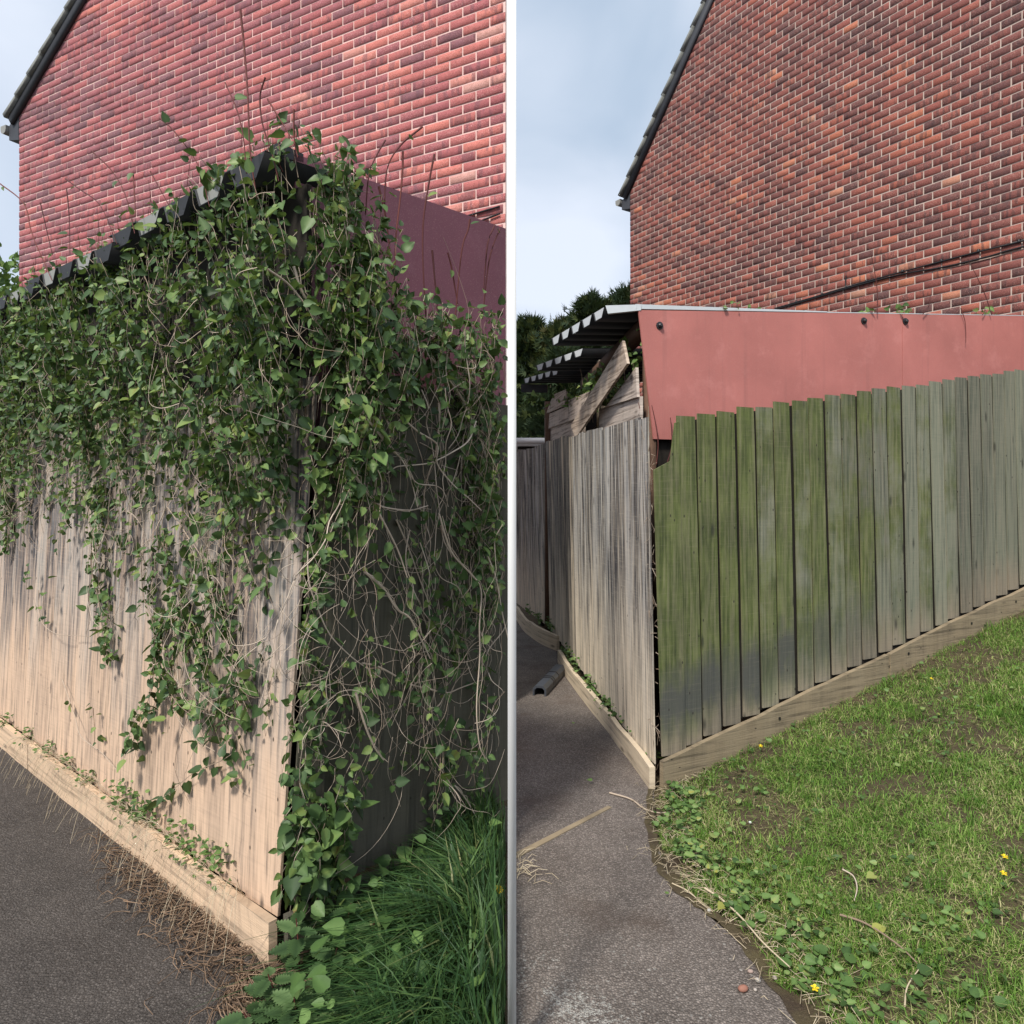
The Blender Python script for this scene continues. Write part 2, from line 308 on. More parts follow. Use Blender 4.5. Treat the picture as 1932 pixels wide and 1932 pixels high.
def mat_leaf(name, stops, trans=.25, rough=.5, spec=.4):
    m = Mat(name, rough); t = m.tone(); n = m.noise(m.pos, 60., 2., .6); c = m.ramp(t, stops); c = m.mix(m.math('MULTIPLY', n, .4), c, m.mix(.5, c, (.02, .03, .01)))
    m.col(c); m.b.inputs['Specular IOR Level'].default_value = spec
    tr = m.n('BsdfTranslucent'); m.put(tr.inputs[0], m.mix(.5, c, (.16, .22, .03), 'MIX')); mixs = m.n('MixShader'); mixs.inputs[0].default_value = trans
    out = m.t.nodes['Material Output']; m.t.links.new(m.b.outputs[0], mixs.inputs[1]); m.t.links.new(tr.outputs[0], mixs.inputs[2]); m.t.links.new(mixs.outputs[0], out.inputs[0]); return m
M_vine = mat_leaf('vine_leaf', [(0, (.026, .052, .020)), (.36, (.062, .122, .040)), (.66, (.14, .235, .07)), (.9, (.27, .36, .10)), (.97, (.26, .27, .07)), (1, (.22, .11, .05))], .25, .5)
M_nettle = mat_leaf('nettle_leaf', [(0, (.028, .058, .022)), (.5, (.065, .12, .042)), (1, (.14, .22, .085))], .2, .6, .2)
M_grass_l = mat_leaf('grass_lush', [(0, (.015, .046, .017)), (.5, (.045, .11, .032)), (.85, (.12, .21, .06)), (1, (.34, .30, .15))], .25, .5)
M_grass_r = mat_leaf('grass_mown', [(0, (.05, .11, .022)), (.35, (.13, .26, .040)), (.60, (.24, .40, .075)), (.76, (.46, .45, .19)), (1, (.66, .56, .34))], .2, .6, .2)
M_herb = mat_leaf('herb_leaf', [(0, (.045, .09, .030)), (.45, (.11, .20, .055)), (.8, (.21, .33, .10)), (.92, (.30, .38, .14)), (1, (.45, .42, .08))], .25, .5, .25)
M_conifer = mat_leaf('conifer_spray', [(0, (.014, .028, .018)), (.4, (.036, .060, .028)), (.8, (.12, .14, .040)), (1, (.15, .14, .06))], .1, .7, .15)
M_petal = mat_plain('petal_yellow', (.85, .60, .02), .5, .1, 50, .05); M_white_petal = mat_plain('petal_white', (.8, .8, .75), .5, .05, 50, .05)
def mat_stem(name, a, b):
    m = Mat(name, .75); t = m.tone(); m.col(m.mix(t, a, b)).bump(m.noise(m.pos, 120., 3.), .4, .003); return m
M_stem = mat_stem('woody_stem', (.26, .185, .13), (.60, .50, .40)); M_shoot = mat_stem('red_shoot', (.07, .022, .022), (.17, .05, .04)); M_straw = mat_stem('dry_straw', (.35, .27, .17), (.66, .56, .40)); M_root = mat_stem('dead_stalks', (.07, .045, .03), (.30, .20, .13))
M_dark = mat_plain('dark_sheet', (.030, .031, .034), .6, .3, 9, .1); M_lightmetal = mat_plain('sheet_edge', (.58, .61, .63), .5, .08, 30, .05)
M_black = mat_plain('black_plastic', (.018, .018, .02), .35, .2, 20, .05, .5); M_slate = mat_plain('plastic_slate', (.05, .056, .068), .4, .25, 12, .05, .5); M_near_black = mat_plain('dark_timber', (.022, .018, .014), .9, .4, 30, .3)  # near-black timber, also the painted shade behind seams and below the panel
M_tile = mat_plain('roof_tile', (.20, .205, .19), .9, .35, 45, .5); M_barge = mat_plain('barge_paint', (.055, .058, .068), .6, .2, 10, .1); M_gutter = mat_plain('gutter_grey', (.27, .27, .25), .5, .15, 10, .05)
M_stone = Mat('pebble_stone', .8); M_stone.col(M_stone.mix(M_stone.tone(), (.42, .40, .36), (.30, .14, .10)))
M_bark = mat_plain('bark', (.07, .05, .035), .9, .4, 30, .6)
# ------------------------------------------------------------------ ground, paths
LAWN_K = .238
def gz(x): return LAWN_K * np.clip(np.asarray(x, float) - .80, 0, 3.6)
gx = np.concatenate([np.linspace(-60, -1, 14), np.linspace(-.8, 5, 48), np.linspace(6, 60, 12)]); gy = np.concatenate([np.linspace(-30, 1, 8), np.linspace(1.4, 8, 34), np.linspace(9, 120, 14)])
X, Y = np.meshgrid(gx, gy); Z = gz(X) - .012
i = np.arange(len(gy) - 1)[:, None] * len(gx) + np.arange(len(gx) - 1)[None]; Q = np.stack([i, i + 1, i + 1 + len(gx), i + len(gx)], -1).reshape(-1, 4)
kind(build('ground', np.stack([X, Y, Z], -1).reshape(-1, 3), Q, None, M_earth, smooth=True), 'structure')
PATH_R = [(.010, -3), (1.1, -3), (.93, 1.5), (.86, 2.19), (.81, 2.54), (.70, 2.80), (.645, 3.04), (.68, 3.4), (.76, 3.84), (.69, 4.6), (.56, 5.7), (.47, 6.75), (.44, 7.3), (.24, 7.9), (.11, 8.7), (.05, 9.3), (.010, 9.4)]
PATH_L = [(-.79, 2.45), (-.775, 2.19), (-.75, 1.6), (-.70, -3), (-9, -3), (-9, 9.6), (-7.9, 8.7)]
def sheet(name, poly, z, mat): return kind(build(name, [(x, y, z) for x, y in poly], NG=[list(range(len(poly)))], mat=mat), 'structure')
sheet('worn_path', PATH_R, .004, M_asph_r); sheet('grey_path', PATH_L, .004, M_asph_l)
# loose earth washed along the lawn edge
def ribbon(name, P, w, z, mat):
    P = np.asarray(P, float); t = np.gradient(P, axis=0); nrm = unit(np.stack([-t[:, 1], t[:, 0]], -1)); k = len(P)
    a = P + nrm * (w * (.4 + vnoise(np.arange(k) * .9, np.zeros(k), 3)))[:, None]; b = P - nrm * (w * (.4 + vnoise(np.arange(k) * .8, np.zeros(k) + 5, 4)))[:, None]
    V = np.concatenate([np.c_[a, np.full(k, z)], np.c_[b, np.full(k, z)]]); q = np.arange(k - 1)
    return kind(build(name, V, np.stack([q, q + 1, q + 1 + k, q + k], -1), None, mat), 'structure')
ribbon('soil_edge', cat_rom([(.95, 1.6), (.87, 2.2), (.80, 2.6), (.68, 2.85), (.63, 3.05), (.66, 3.4), (.74, 3.85)], 8), .022, .0085, M_earth)

# ------------------------------------------------------------------ added white divider, shaped as a post, between the two yards
post = thing('white_divider', 'tall slim white divider added between the two yards', 'post', (0, 2.0, 0))
build('shaft', box(-.0118, .0118, 1.99, 2.01, 0, 3.25), BOXQ, None, M_cream, post); build('foot_plate', box(-.03, .03, 1.97, 2.03, .0, .012), BOXQ, None, M_cream, post)

# ------------------------------------------------------------------ timber fences
def add_board(i, parent, P, ang, w, z0, z1, mat, lean, sgn, tone, moss=0., t0=.008, t1=.022, warp=.003, top_skew=0.):
    """one feather-edged board: local x along the fence, y outward*sgn, z up"""
    nseg = 9; zs = np.linspace(z0, z1, nseg); c, s = math.cos(ang), math.sin(ang); V = []
    ph = random.uniform(0, 6); wv = [warp * (math.sin(ph + 2.2 * k / nseg * (1 + .4 * (i % 3))) + random.uniform(-.3, .3)) for k in range(nseg)]
    wx = [.0035 * math.sin(ph * 1.7 + 2.6 * k / nseg) for k in range(nseg)]
    for k, z in enumerate(zs):
        lx, ly = lean * z * c, -lean * z * s
        zz = z - z0; tp = top_skew if k == nseg - 1 else 0
        cut = random.uniform(-.004, .004) if k == nseg - 1 else 0
        for (x, y, dz) in ((0, 0, cut), (0, t0, cut), (w * .5, (t0 + t1) / 2, cut + tp * .5), (w, t1, cut + tp), (w, 0, cut + tp)):
            V.append((x + lx + wx[k], sgn * (y + wv[k]) + ly, zz + dz))
    Q = [[k * 5 + j, k * 5 + (j + 1) % 5, k * 5 + 5 + (j + 1) % 5, k * 5 + 5 + j] for k in range(nseg - 1) for j in range(5)]
    o = build('board', V, NG=Q + [[4, 3, 2, 1, 0], [(nseg - 1) * 5 + j for j in range(5)]], mat=mat, parent=parent, loc=(P[0], P[1], z0), rotz=ang)
    o['tone'] = tone; o['moss'] = moss; return o
def strip(name, pts, h, th, outn, mat, parent, lean=0.):
    """a low board on edge along ground points, h high, th thick towards outn"""
    pts = np.asarray(pts, float); dd = np.concatenate([[0], np.cumsum(np.linalg.norm(np.diff(pts, axis=0), axis=1))]); tt = np.linspace(0, dd[-1], 14); pts = np.stack([np.interp(tt, dd, pts[:, i]) for i in range(3)], 1); wob = np.random.default_rng(int(dd[-1] * 1000)).normal(0, 1, (2, 14)); pts[:, :2] += np.array(outn)[None, :2] * wob[0][:, None] * .0028
    k = len(pts); o = np.array([outn[0], outn[1], 0.]) * th; up = np.stack([np.full(k, lean * h), np.zeros(k), h + wob[1] * .0035], 1)
    V = np.concatenate([pts, pts + up, pts + up + o, pts + o]); F = []
    for a in range(k - 1):
        for j in range(4): F.append([j * k + a, j * k + a + 1, ((j + 1) % 4) * k + a + 1, ((j + 1) % 4) * k + a])
    F += [[0, k, 2 * k, 3 * k], [4 * k - 1, 3 * k - 1, 2 * k - 1, k - 1]]
    c = V.mean(0); o2 = build(name, V - c, NG=F, mat=mat, parent=parent, loc=tuple(c)); o2['tone'] = .5; return o2
def fence(label, C, d, L, bw, base, top, mat, sgn, lean, tones, moss=None, group='timber board fences', start=0., t=(.008, .022), over=.006):
    lf = lean if callable(lean) else (lambda s: lean)
    d = np.array(d) / np.hypot(*d); ang = math.atan2(d[1], d[0]); root = thing('timber_fence', label, 'fence', (C[0], C[1], 0), group); n = int(round((L - start) / bw))
    nrm = np.array([-d[1], d[0]]) * sgn
    for i in range(n):
        s = start + i * bw; P = np.array(C) + d * s + (nrm * random.uniform(0, .006) if over < -.01 else 0); tn = tones(s) if callable(tones) else tones[i % len(tones)]
        add_board(i, root, P, ang, bw + over, base(s), top(s) + random.uniform(-.008, .008), mat, lean(s) if callable(lean) else lean, sgn, tn, moss(s) if moss else 0., t[0], t[1], top_skew=random.uniform(-.004, .004))
    for zr in (.18, .52, .84):          # rails and posts behind the boards
        a = np.array(C) + d * (start + .25) - nrm * .005; b = np.array(C) + d * L - nrm * .005; za, zb = base(start) + zr * (top(start) - base(start)), base(L) + zr * (top(L) - base(L))
        V = [(*(a + 0), za), (*b, zb), (*b, zb + .07), (*a, za + .07)]; V = [(x + lf(0 if i_ in (0, 3) else L) * z, y, z) for i_, (x, y, z) in enumerate(V)]
        V2, F = prism(V, -.04, (*nrm, 0)); build('rail', V2, NG=F, mat=M_near_black, parent=root)
    for s in np.arange(start + .7, L, 1.5):
        p = np.array(C) + d * s - nrm * .05; z0, z1 = base(s) - .15, top(s) - .06
        q = [p, p + d * .09, p + d * .09 - nrm * .09, p - nrm * .09]; V = [(x + lf(s) * z0, y, z0) for x, y in q] + [(x + lf(s) * z1, y, z1) for x, y in q]
        build('post', V, NG=[[3, 2, 1, 0], [4, 5, 6, 7], [0, 1, 5, 4], [1, 2, 6, 5], [2, 3, 7, 6], [3, 0, 4, 7]], mat=M_near_black, parent=root)
    if over < 0:                         # added near-black sheet: shade in the seams put into its colour
        a, b = np.array(C) + d * (start + .02) - nrm * .001, np.array(C) + d * (L - .03) - nrm * .001; sa, sb = start, L
        V = [(*a, base(sa) + .01), (*b, base(sb) + .01), (*b, top(sb) - .03), (*a, top(sa) - .03)]; V = [(x + lf(sa if i_ in (0, 3) else sb) * z, y, z) for i_, (x, y, z) in enumerate(V)]
        V2, F = prism(V, -.004, (*nrm, 0)); build('seam_shade', V2, NG=F, mat=M_near_black, parent=root)
    return root, d, nrm
# cleared yard: silvered fence running away beside the path
def tones_grey(s):
    return [.46, .40, .36, .30, .42, .48, .35, .27, .34, .22, .44, .40, .30, .36, .82, .10, .90, .84, .16, .05, .12, .86, .94, .28, .10, .3, .4, .25, .3, .2][int(s / .165) % 30]
RL_C, RL_d = np.array((.790, 3.93)), np.array((-.36, 4.07)) / math.hypot(.36, 4.07); RL_LEAN = -.02
f1, dRL, nRL = fence('silvered board fence streaked black and beige, below the broken shed wall', RL_C, RL_d, 4.09, .165, lambda s: .11, lambda s: 2.02 + .036 * s + .006 * math.sin(s * 5), M_w_grey, 1, RL_LEAN, tones_grey)
f2, _, nRL2 = fence('far grey end of the silvered fence, bending away behind a bowed base board', (.450, 7.95), (-.40, 1.95), 2.03, .16, lambda s: .1, lambda s: 2.15 - .01 * s, M_w_grey, 1, -.03, [.12, .34, .42, .38, .45, .36, .4])
gp = [(.775, 3.86), (.694, 4.596), (.620, 5.15), (.556, 5.684), (.500, 6.2), (.462, 6.75)]
strip('gravel_board', [(x, y, 0.) for x, y in gp], .125, .032, (-.99, -.12), M_w_pale, f1)
gp2 = cat_rom([(.478, 7.25), (.36, 7.5), (.256, 7.855), (.17, 8.25), (.1216, 8.64), (.066, 9.15)], 3)
strip('gravel_board', [(x, y, 0.) for x, y in gp2], .16, .032, (-.95, -.3), M_w_pale, f2)
# green fence climbing the lawn
RR_C = np.array((.815, 3.90)); RR_d = np.array((3.03, 1.54)); RR_d = RR_d / np.hypot(*RR_d)
bz = lambda s: float(gz(.815 + RR_d[0] * s))
f3, dRR, nRR = fence('algae green feather edged fence climbing the mown lawn below the terracotta panel', RR_C, RR_d, 4.8, .150, lambda s: bz(s) + .165, lambda s: 2.00 + .157 * s, M_w_green, -1, -.022,
    lambda s: .5 + .22 * math.sin(s * 37.) + .12 * math.sin(s * 11.), moss=lambda s: 1.05 - .31 * s + .16 * math.sin(s * 23), start=.15, t=(.010, .010), over=-.023)
# first board of it, cut off short and raked at its top
V0 = [(0, 0), (.155, 0), (.155, 1.83), (.130, 1.82), (.095, 1.61), (-.012, 1.56)]
ang = math.atan2(dRR[1], dRR[0]); Vp, Fp = prism([(x - .022 * z * math.cos(ang), -.008 - .012 * x / .15 + .022 * z * math.sin(ang), z) for x, z in V0], .010, (0, 1, 0))
o = build('board', Vp, NG=Fp, mat=M_w_green, parent=f3, loc=(RR_C[0] + .0, RR_C[1], .165), rotz=ang); o['tone'] = .42; o['moss'] = 1.25; o['label'] = 'short end board with a raked broken top'
gpts = [(.80 + dRR[0] * s - .0, 3.865 + dRR[1] * s, gz(.80 + dRR[0] * s) - .03) for s in (.0, .9, 1.85)]
gpts2 = [(.80 + dRR[0] * s, 3.865 + dRR[1] * s, gz(.80 + dRR[0] * s) - .03) for s in (1.856, 2.9, 3.9, 4.9)]
for g in (gpts, gpts2):
    gb = strip('gravel_board', g, .185, .03, nRR, M_w_gravel, f3)
for s, h in ((.55, .11), (.86, .115), (1.30, .12), (1.86, .10), (2.05, .125), (2.75, .12), (2.9, .06), (3.3, .12)):     # knot and fixing holes
    p = np.array((.80 + dRR[0] * s, 3.865 + dRR[1] * s)) + nRR * .0312; zc = float(gz(.80 + dRR[0] * s)) - .03 + h
    P = [(p[0] + dRR[0] * .010 * math.cos(a) * (1 if h > .1 else 1.6), p[1] + dRR[1] * .010 * math.cos(a), zc + .010 * math.sin(a)) for a in np.linspace(0, 2 * math.pi, 9)[:-1]]
    V, F = prism(P, .0016, (*nRR, 0)); build('knot_hole', V, NG=F, mat=M_black, parent=f3)
# overgrown yard: sunlit fence and shaded fence
LL_C, LL_d = np.array((-.81, 2.48)), np.array((-.753, .657)); LR_C, LR_d = np.array((-.80, 2.50)), np.array((.657, .753))
LL_d = LL_d / np.hypot(*LL_d); LR_d = LR_d / np.hypot(*LR_d); LEAN = .07
def lean_r(s): return .07 * max(0., 1 - s / 1.12)
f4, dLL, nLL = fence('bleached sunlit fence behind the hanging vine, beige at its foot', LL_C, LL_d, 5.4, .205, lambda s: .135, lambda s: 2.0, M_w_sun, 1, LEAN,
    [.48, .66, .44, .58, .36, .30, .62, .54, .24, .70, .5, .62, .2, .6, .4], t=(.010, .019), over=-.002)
f5, dLR, nLR = fence('fence with shade put into its dark colour, behind the tangled woody stems and long grass', LR_C, LR_d, 1.155, .105, lambda s: .16, lambda s: 2.02, M_w_shade, -1, lean_r, [.5, .35, .62, .4, .55, .3, .58, .45, .66, .4, .5])
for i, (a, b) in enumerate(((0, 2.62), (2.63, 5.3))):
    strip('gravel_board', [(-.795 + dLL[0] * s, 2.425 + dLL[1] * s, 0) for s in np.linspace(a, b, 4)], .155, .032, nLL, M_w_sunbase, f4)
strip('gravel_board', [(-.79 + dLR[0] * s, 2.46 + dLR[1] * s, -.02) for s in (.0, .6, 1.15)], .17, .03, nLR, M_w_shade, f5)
# low post and rail seen over the far fence, and the flat roof behind it
bf = thing('back_fence', 'low weathered fence far behind the silvered fence end, with one stubby post', 'fence', (.3, 11, 0))
for k in range(5):
    b_ = add_board(k, bf, (.075 + k * .13, 11.0), 0, .128, 1.6, 2.27 + random.uniform(-.01, .01), M_w_grey, 0, -1, random.uniform(.2, .5))
build('post', box(.12, .20, 10.2, 10.28, 0, 2.17), BOXQ, None, M_w_pale, bf)
gr = thing('flat_roof', 'white edged flat roof far behind the fence end beside the conifers', 'roof', (.4, 12.5, 0))
build('fascia', box(.06, .70, 12.5, 15, 2.42, 2.53), BOXQ, None, M_cream, gr); build('wall', box(.10, .66, 12.6, 14.9, 0, 2.42), BOXQ, None, M_near_black, gr); build('trim', box(.06, .70, 12.46, 12.497, 2.47, 2.56), BOXQ, None, M_cream, gr)

# ------------------------------------------------------------------ brick houses
def px(x, y, z): return 966 + 1350 * x / y, 930 - 1350 * (z - 1.6) / y
def house(label, O, d, L, z0, z1, eave, slope, bl, ch, mb, mm, footprint, roof_depth, tone_fn, group='brick gable end houses', low=None, bias=0.):
    d = np.array(d) / np.hypot(*d); nrm = np.array([d[1], -d[0]]); O = np.array(O)
    if nrm @ (-O) < 0: nrm = -nrm
    ang = math.atan2(d[1], d[0]); root = thing('brick_house', label, 'house', (O[0], O[1], 0), group)
    top = lambda s: eave + slope * s
    zt = min(z1, top(L)); st = (zt - eave) / slope
    prof = [(0, 0), (L, 0), (L, zt)] + ([(st, zt)] if st < L else []) + [(0, eave)]
    V = []; n = len(prof)
    for s, z in prof: V.append((*(O + d * s), z))
    if footprint is None: back = [(*(O + d * s - nrm * 7), z) for s, z in prof]
    else: back = [(*(np.array(footprint[0]) * (1 - s / L) + np.array(footprint[1]) * (s / L)), z) for s, z in prof]
    build('wall', V + back, NG=[list(range(n)), list(range(2 * n - 1, n - 1, -1))] + [[i, i + n, (i + 1) % n + n, (i + 1) % n] for i in range(n)], mat=mm, parent=root)
    j = .011; rows = int((z1 - z0) / ch); items = []
    for r in range(rows):
        z = z0 + r * ch; smin = max(0., (z + ch * .6 - eave) / slope); off = 0 if r % 2 else -bl / 2
        for k in range(int(L / bl) + 2):
            a, b = off + k * bl, off + (k + 1) * bl - j; a2, b2 = max(a, smin, 0.), min(b, L)
            if b2 - a2 < .03: continue
            items.append((a2, b2, z, (b2 - a2) > (bl - j) * .98))
    V0 = box(0, bl - j, 0, 1, 0, ch - j); y_in, y_out = .002, .007
    def bverts(a, b, z, jit):
        e = .003; w = y_out + jit
        P = [(a, y_in, z), (b, y_in, z), (b, y_in, z + ch - j), (a, y_in, z + ch - j), (a + e, w, z + e), (b - e, w, z + e), (b - e, w, z + ch - j - e), (a + e, w, z + ch - j - e)]
        return np.array([(*(O + d * s + nrm * y), q) for s, y, q in P])
    BQ = np.array([[4, 5, 6, 7], [0, 1, 5, 4], [1, 2, 6, 5], [2, 3, 7, 6], [3, 0, 4, 7]])
    if (np.cross(np.array([*d, 0]), np.array([0, 0, 1])) @ np.array([*nrm, 0])) < 0: BQ = BQ[:, ::-1]
    UV0 = np.array([(0, 0), (1, 0), (1, 1), (0, 1)] * 2, float)
    score = []
    for it in items:
        c = O + d * (it[0] + it[1]) / 2; u, v = px(c[0], c[1], it[2]); lo, hi = (975, 1932) if O[0] > 0 else (0, 957)
        vis = lo < u < hi and 0 < v < (low(u) if low else 1932); score.append((0 if not (vis and it[3]) else 1 / (c @ c + (it[2] - 1.6) ** 2)))
    order = np.argsort(score)[::-1]; singles = set(int(q) for q in order[:300] if score[q] > 0)
    me = None; bag_v, bag_q, bag_t, bag_uv = [], [], [], []; nb = 0; tones = {}
    for q, it in enumerate(items):
        tn = tone_fn(it[0], it[2]); jit = random.uniform(-.002, .003); wz = .0022 * math.sin(it[0] * 1.7 + it[2] * 9) + random.uniform(-.0012, .0012)
        if q in singles:
            if me is None:
                base = bverts(0, bl - j, 0, 0) - np.array([*O, 0]); me = build('brick', base, BQ, None, mb, uv=UV0, link_it=False).data
            p = O + d * it[0] + nrm * jit; o = bpy.data.objects.new('brick', me); o['tone'] = tn; o.location = (p[0], p[1], it[2] + wz); o.rotation_euler = (0, random.uniform(-.006, .006), 0); link(o, root)
        else:
            bag_v.append(bverts(it[0] + random.uniform(-.001, .001), it[1] + random.uniform(-.0015, .001), it[2] + wz, jit)); bag_q.append(BQ + nb); nb += 8; bag_t.append(np.full(8, tn)); bag_uv.append(UV0)
    o = build('brickwork', np.vstack(bag_v), np.vstack(bag_q), None, mb, root, attrs={'tone': np.concatenate(bag_t)}, uv=np.vstack(bag_uv)); kind(o, 'stuff')
    # roof verge: dark barge board, tile edges stepping up the rake, roof slab behind, boxed end and gutter at the eaves
    rk = unit(np.array([d[0], d[1], slope])); rn = unit(np.array([-slope * d[0], -slope * d[1], 1.])); n3 = np.array([*nrm, 0.]); ln = math.hypot(1, slope); e0 = np.array([*O, eave]); e0 = e0 - rk * .17
    Lr = (z1 + .6 - eave) / slope * ln if st < L + 5 else L * ln
    def bar(a, b, r0, r1, w0, w1): return np.array([e0 + rk * s + rn * r + n3 * w for s in (a, b) for r in (r0, r1) for w in (w0, w1)])
    rf = build('roof', bar(0, Lr, .06, .10, -roof_depth, .02), BOXQ, None, M_tile, root)
    for k in range(int(Lr / .30)):
        b = bar(k * .30, k * .30 + .335, .085, .115, -.02, .075); b[[0, 1, 4, 5]] += 0; b[[2, 3]] += rn * .028; build('tile', b, BOXQ, None, M_tile, rf)
    build('barge_board', bar(.02, Lr, -.035, .075, .004, .045), BOXQ, None, M_barge, root)
    w = .19 if O[0] > 0 else .20
    q = [(0.0, eave + .03), (-w, eave - .03 - w * slope * .5), (-w, eave - .27), (0.0, eave - .31)]
    V, F = prism([(*(O + d * s + nrm * .012), z) for s, z in q], -1.2, n3); build('box_end', V, NG=F, mat=M_barge, parent=root)
    ga = [(-w - .055 + .055 * math.cos(a), eave - .14 + .055 * math.sin(a)) for a in np.linspace(math.pi, 2 * math.pi, 8)] + [(-w - .0, eave - .10), (-w - .11, eave - .10)]
    V, F = prism([(*(O + d * s + nrm * .05), z) for s, z in ga], -1.4, n3); g = build('gutter', V, NG=F, mat=M_gutter, parent=root)
    return root, d, nrm, O
def tone_r(s, z):
    f = vnoise(s * .9 + z * .35, z * 1.3, 1); t = rng.beta(2.2, 2.2) * .80 + (f - .5) * .42 + max(0, 4.7 - z) * max(0, s - 1.5) * .035
    if rng.random() < .09: t = rng.uniform(.0, .15)
    if rng.random() < .018: t = rng.uniform(.85, .99)
    return float(np.clip(t, .01, .985))
def tone_l(s, z):
    f = vnoise(s * .6 + z * .3, z * 1.2, 9); t = rng.beta(2.4, 2.2) * .80 + (f - .5) * .35 + max(0, s - 3.2) * .05
    if rng.random() < .07: t = rng.uniform(0, .12)
    return float(np.clip(t, .01, .985))
h1 = house('red brick house gable with dark speckled bricks and black cables above the terracotta panel', (1.87, 11.3), (.541, -.841), 7.2, .83, 8.9, 6.40, 1.20, .181, .083, M_brick_r, M_mortar_r, None, 6, tone_r, low=lambda u: 588)
h2 = house('rosy brick house gable with pink joints, rising above the overgrown vine', (-5.78, 8.4), (.883, -.469), 6.49, .77, 8.0, 6.05, .71, .240, .0752, M_brick_l, M_mortar_l, [(-4.6, 10.8), (-1.2, 8.4)], 3.2, tone_l,
    low=lambda u: (545 - (u - 15) * .495) if u < 520 else 300 + (u - 600) * .33)
q = [(-.028, 5.36), (-1.17, 8.42)]  # house return angled back to open the sky to the silvered fence
build('side_wall', [(*q[0], 0), (*q[1], 0), (*q[1], 7.9), (*q[0], 7.9)] + [(q[0][0] - .03, q[0][1] + .02, 0), (q[1][0] - .03, q[1][1], 0), (q[1][0] - .03, q[1][1], 7.9), (q[0][0] - .03, q[0][1] + .02, 7.9)], NG=[[0, 1, 2, 3], [7, 6, 5, 4], [0, 4, 5, 1], [1, 5, 6, 2], [2, 6, 7, 3], [3, 7, 4, 0]], mat=M_cream, parent=h2[0])  # pale skin added over the return to bounce light onto the silvered fence
# cables clipped along the brick wall
def on_house(h, s, z, out=.02): p = h[3] + h[1] * s + h[2] * out; return (*p, z)
def house_uv(h, u):
    a = (u - 966) / 1350; return (a * h[3][1] - h[3][0]) / (h[1][0] - a * h[1][1])
for pts in ([(2.70, 3.925), (3.2, 3.94), (3.72, 3.96), (4.4, 3.97), (5.0, 3.972), (5.44, 3.965), (6.5, 3.98)], [(2.70, 3.91), (3.2, 3.925), (3.72, 3.945), (4.3, 3.945), (4.7, 3.91), (5.1, 3.90), (5.44, 3.91), (6.5, 3.90)]):
    V, Q = tube(cat_rom([on_house(h1, s, z) for s, z in pts], 6), .0085, None, 6); build('cable', V, Q, None, M_black, h1[0], True)
V, Q = tube(cat_rom([on_house(h1, s, z) for s, z in [(3.66, 4.09), (3.655, 4.02), (3.66, 3.975), (3.70, 3.955), (3.85, 3.965)]], 6), .0075, None, 6); build('cable', V, Q, None, M_black, h1[0], True)
for s, z in ((3.0, 3.93), (3.35, 3.945), (3.9, 3.96), (4.3, 3.966), (4.7, 3.972), (5.05, 3.972), (5.4, 3.965)):
    p = np.array(on_house(h1, s, z, .012)); build('cable_clip', box(p[0] - .010, p[0] + .010, p[1] - .012, p[1] + .010, p[2] - .006, p[2] + .026), BOXQ, None, M_black, h1[0])
for pts in ([(5.6, 3.70), (6.0, 3.715), (6.45, 3.745)], [(5.75, 3.60), (6.05, 3.63), (6.45, 3.69)]):
    V, Q = tube(cat_rom([on_house(h2, s, z) for s, z in pts], 5), .007, None, 6); build('cable', V, Q, None, M_black, h2[0], True)

# ------------------------------------------------------------------ sheds with corrugated roofs
def corrugated(root, A, B, inward, run, zA, zB, rise, n=5, depth=.06, dull=False):
    """box-profile sheet seen from its torn eave: pans hang below the crests, each pan closed by a light upstand"""
    A, B, inw = np.array(A, float), np.array(B, float), np.array(inward, float); L = np.hypot(*(B - A)); e = (B - A) / L; p = L / n; prof = []
    for k in range(n): prof += [(k * p, -.0), (k * p + .20 * p, -depth), (k * p + .72 * p, -depth), (k * p + .86 * p, 0)]
    prof.append((L, 0)); V = []; th = .004
    for r, up in ((0, 0), (run, rise), (0, th), (run, th + rise)):
        for s, h in prof: q = A + e * s + inw * r; V.append((q[0], q[1], zA + (zB - zA) * s / L + h + up))
    m = len(prof); F = []
    for i in range(m - 1): F += [[i, i + 1, m + i + 1, m + i], [2 * m + i, 3 * m + i, 3 * m + i + 1, 2 * m + i + 1], [i, 2 * m + i, 2 * m + i + 1, i + 1]]
    sh = build('roof_sheet', V, F, None, M_dark, root)
    for k in range(n):
        q = [(k * p + .02 * p, .004), (k * p + .22 * p, -depth + .004), (k * p + .70 * p, -depth + .004), (k * p + .84 * p, .004)]
        P = [(*(A + e * s + inw * .006), zA + (zB - zA) * s / L + h) for s, h in q]; V2, F2 = prism(P, .016, (*inw, 0)); build('upstand', V2, NG=F2, mat=(M_gutter if k % 2 else M_dark) if dull else M_lightmetal, parent=sh)
    return sh
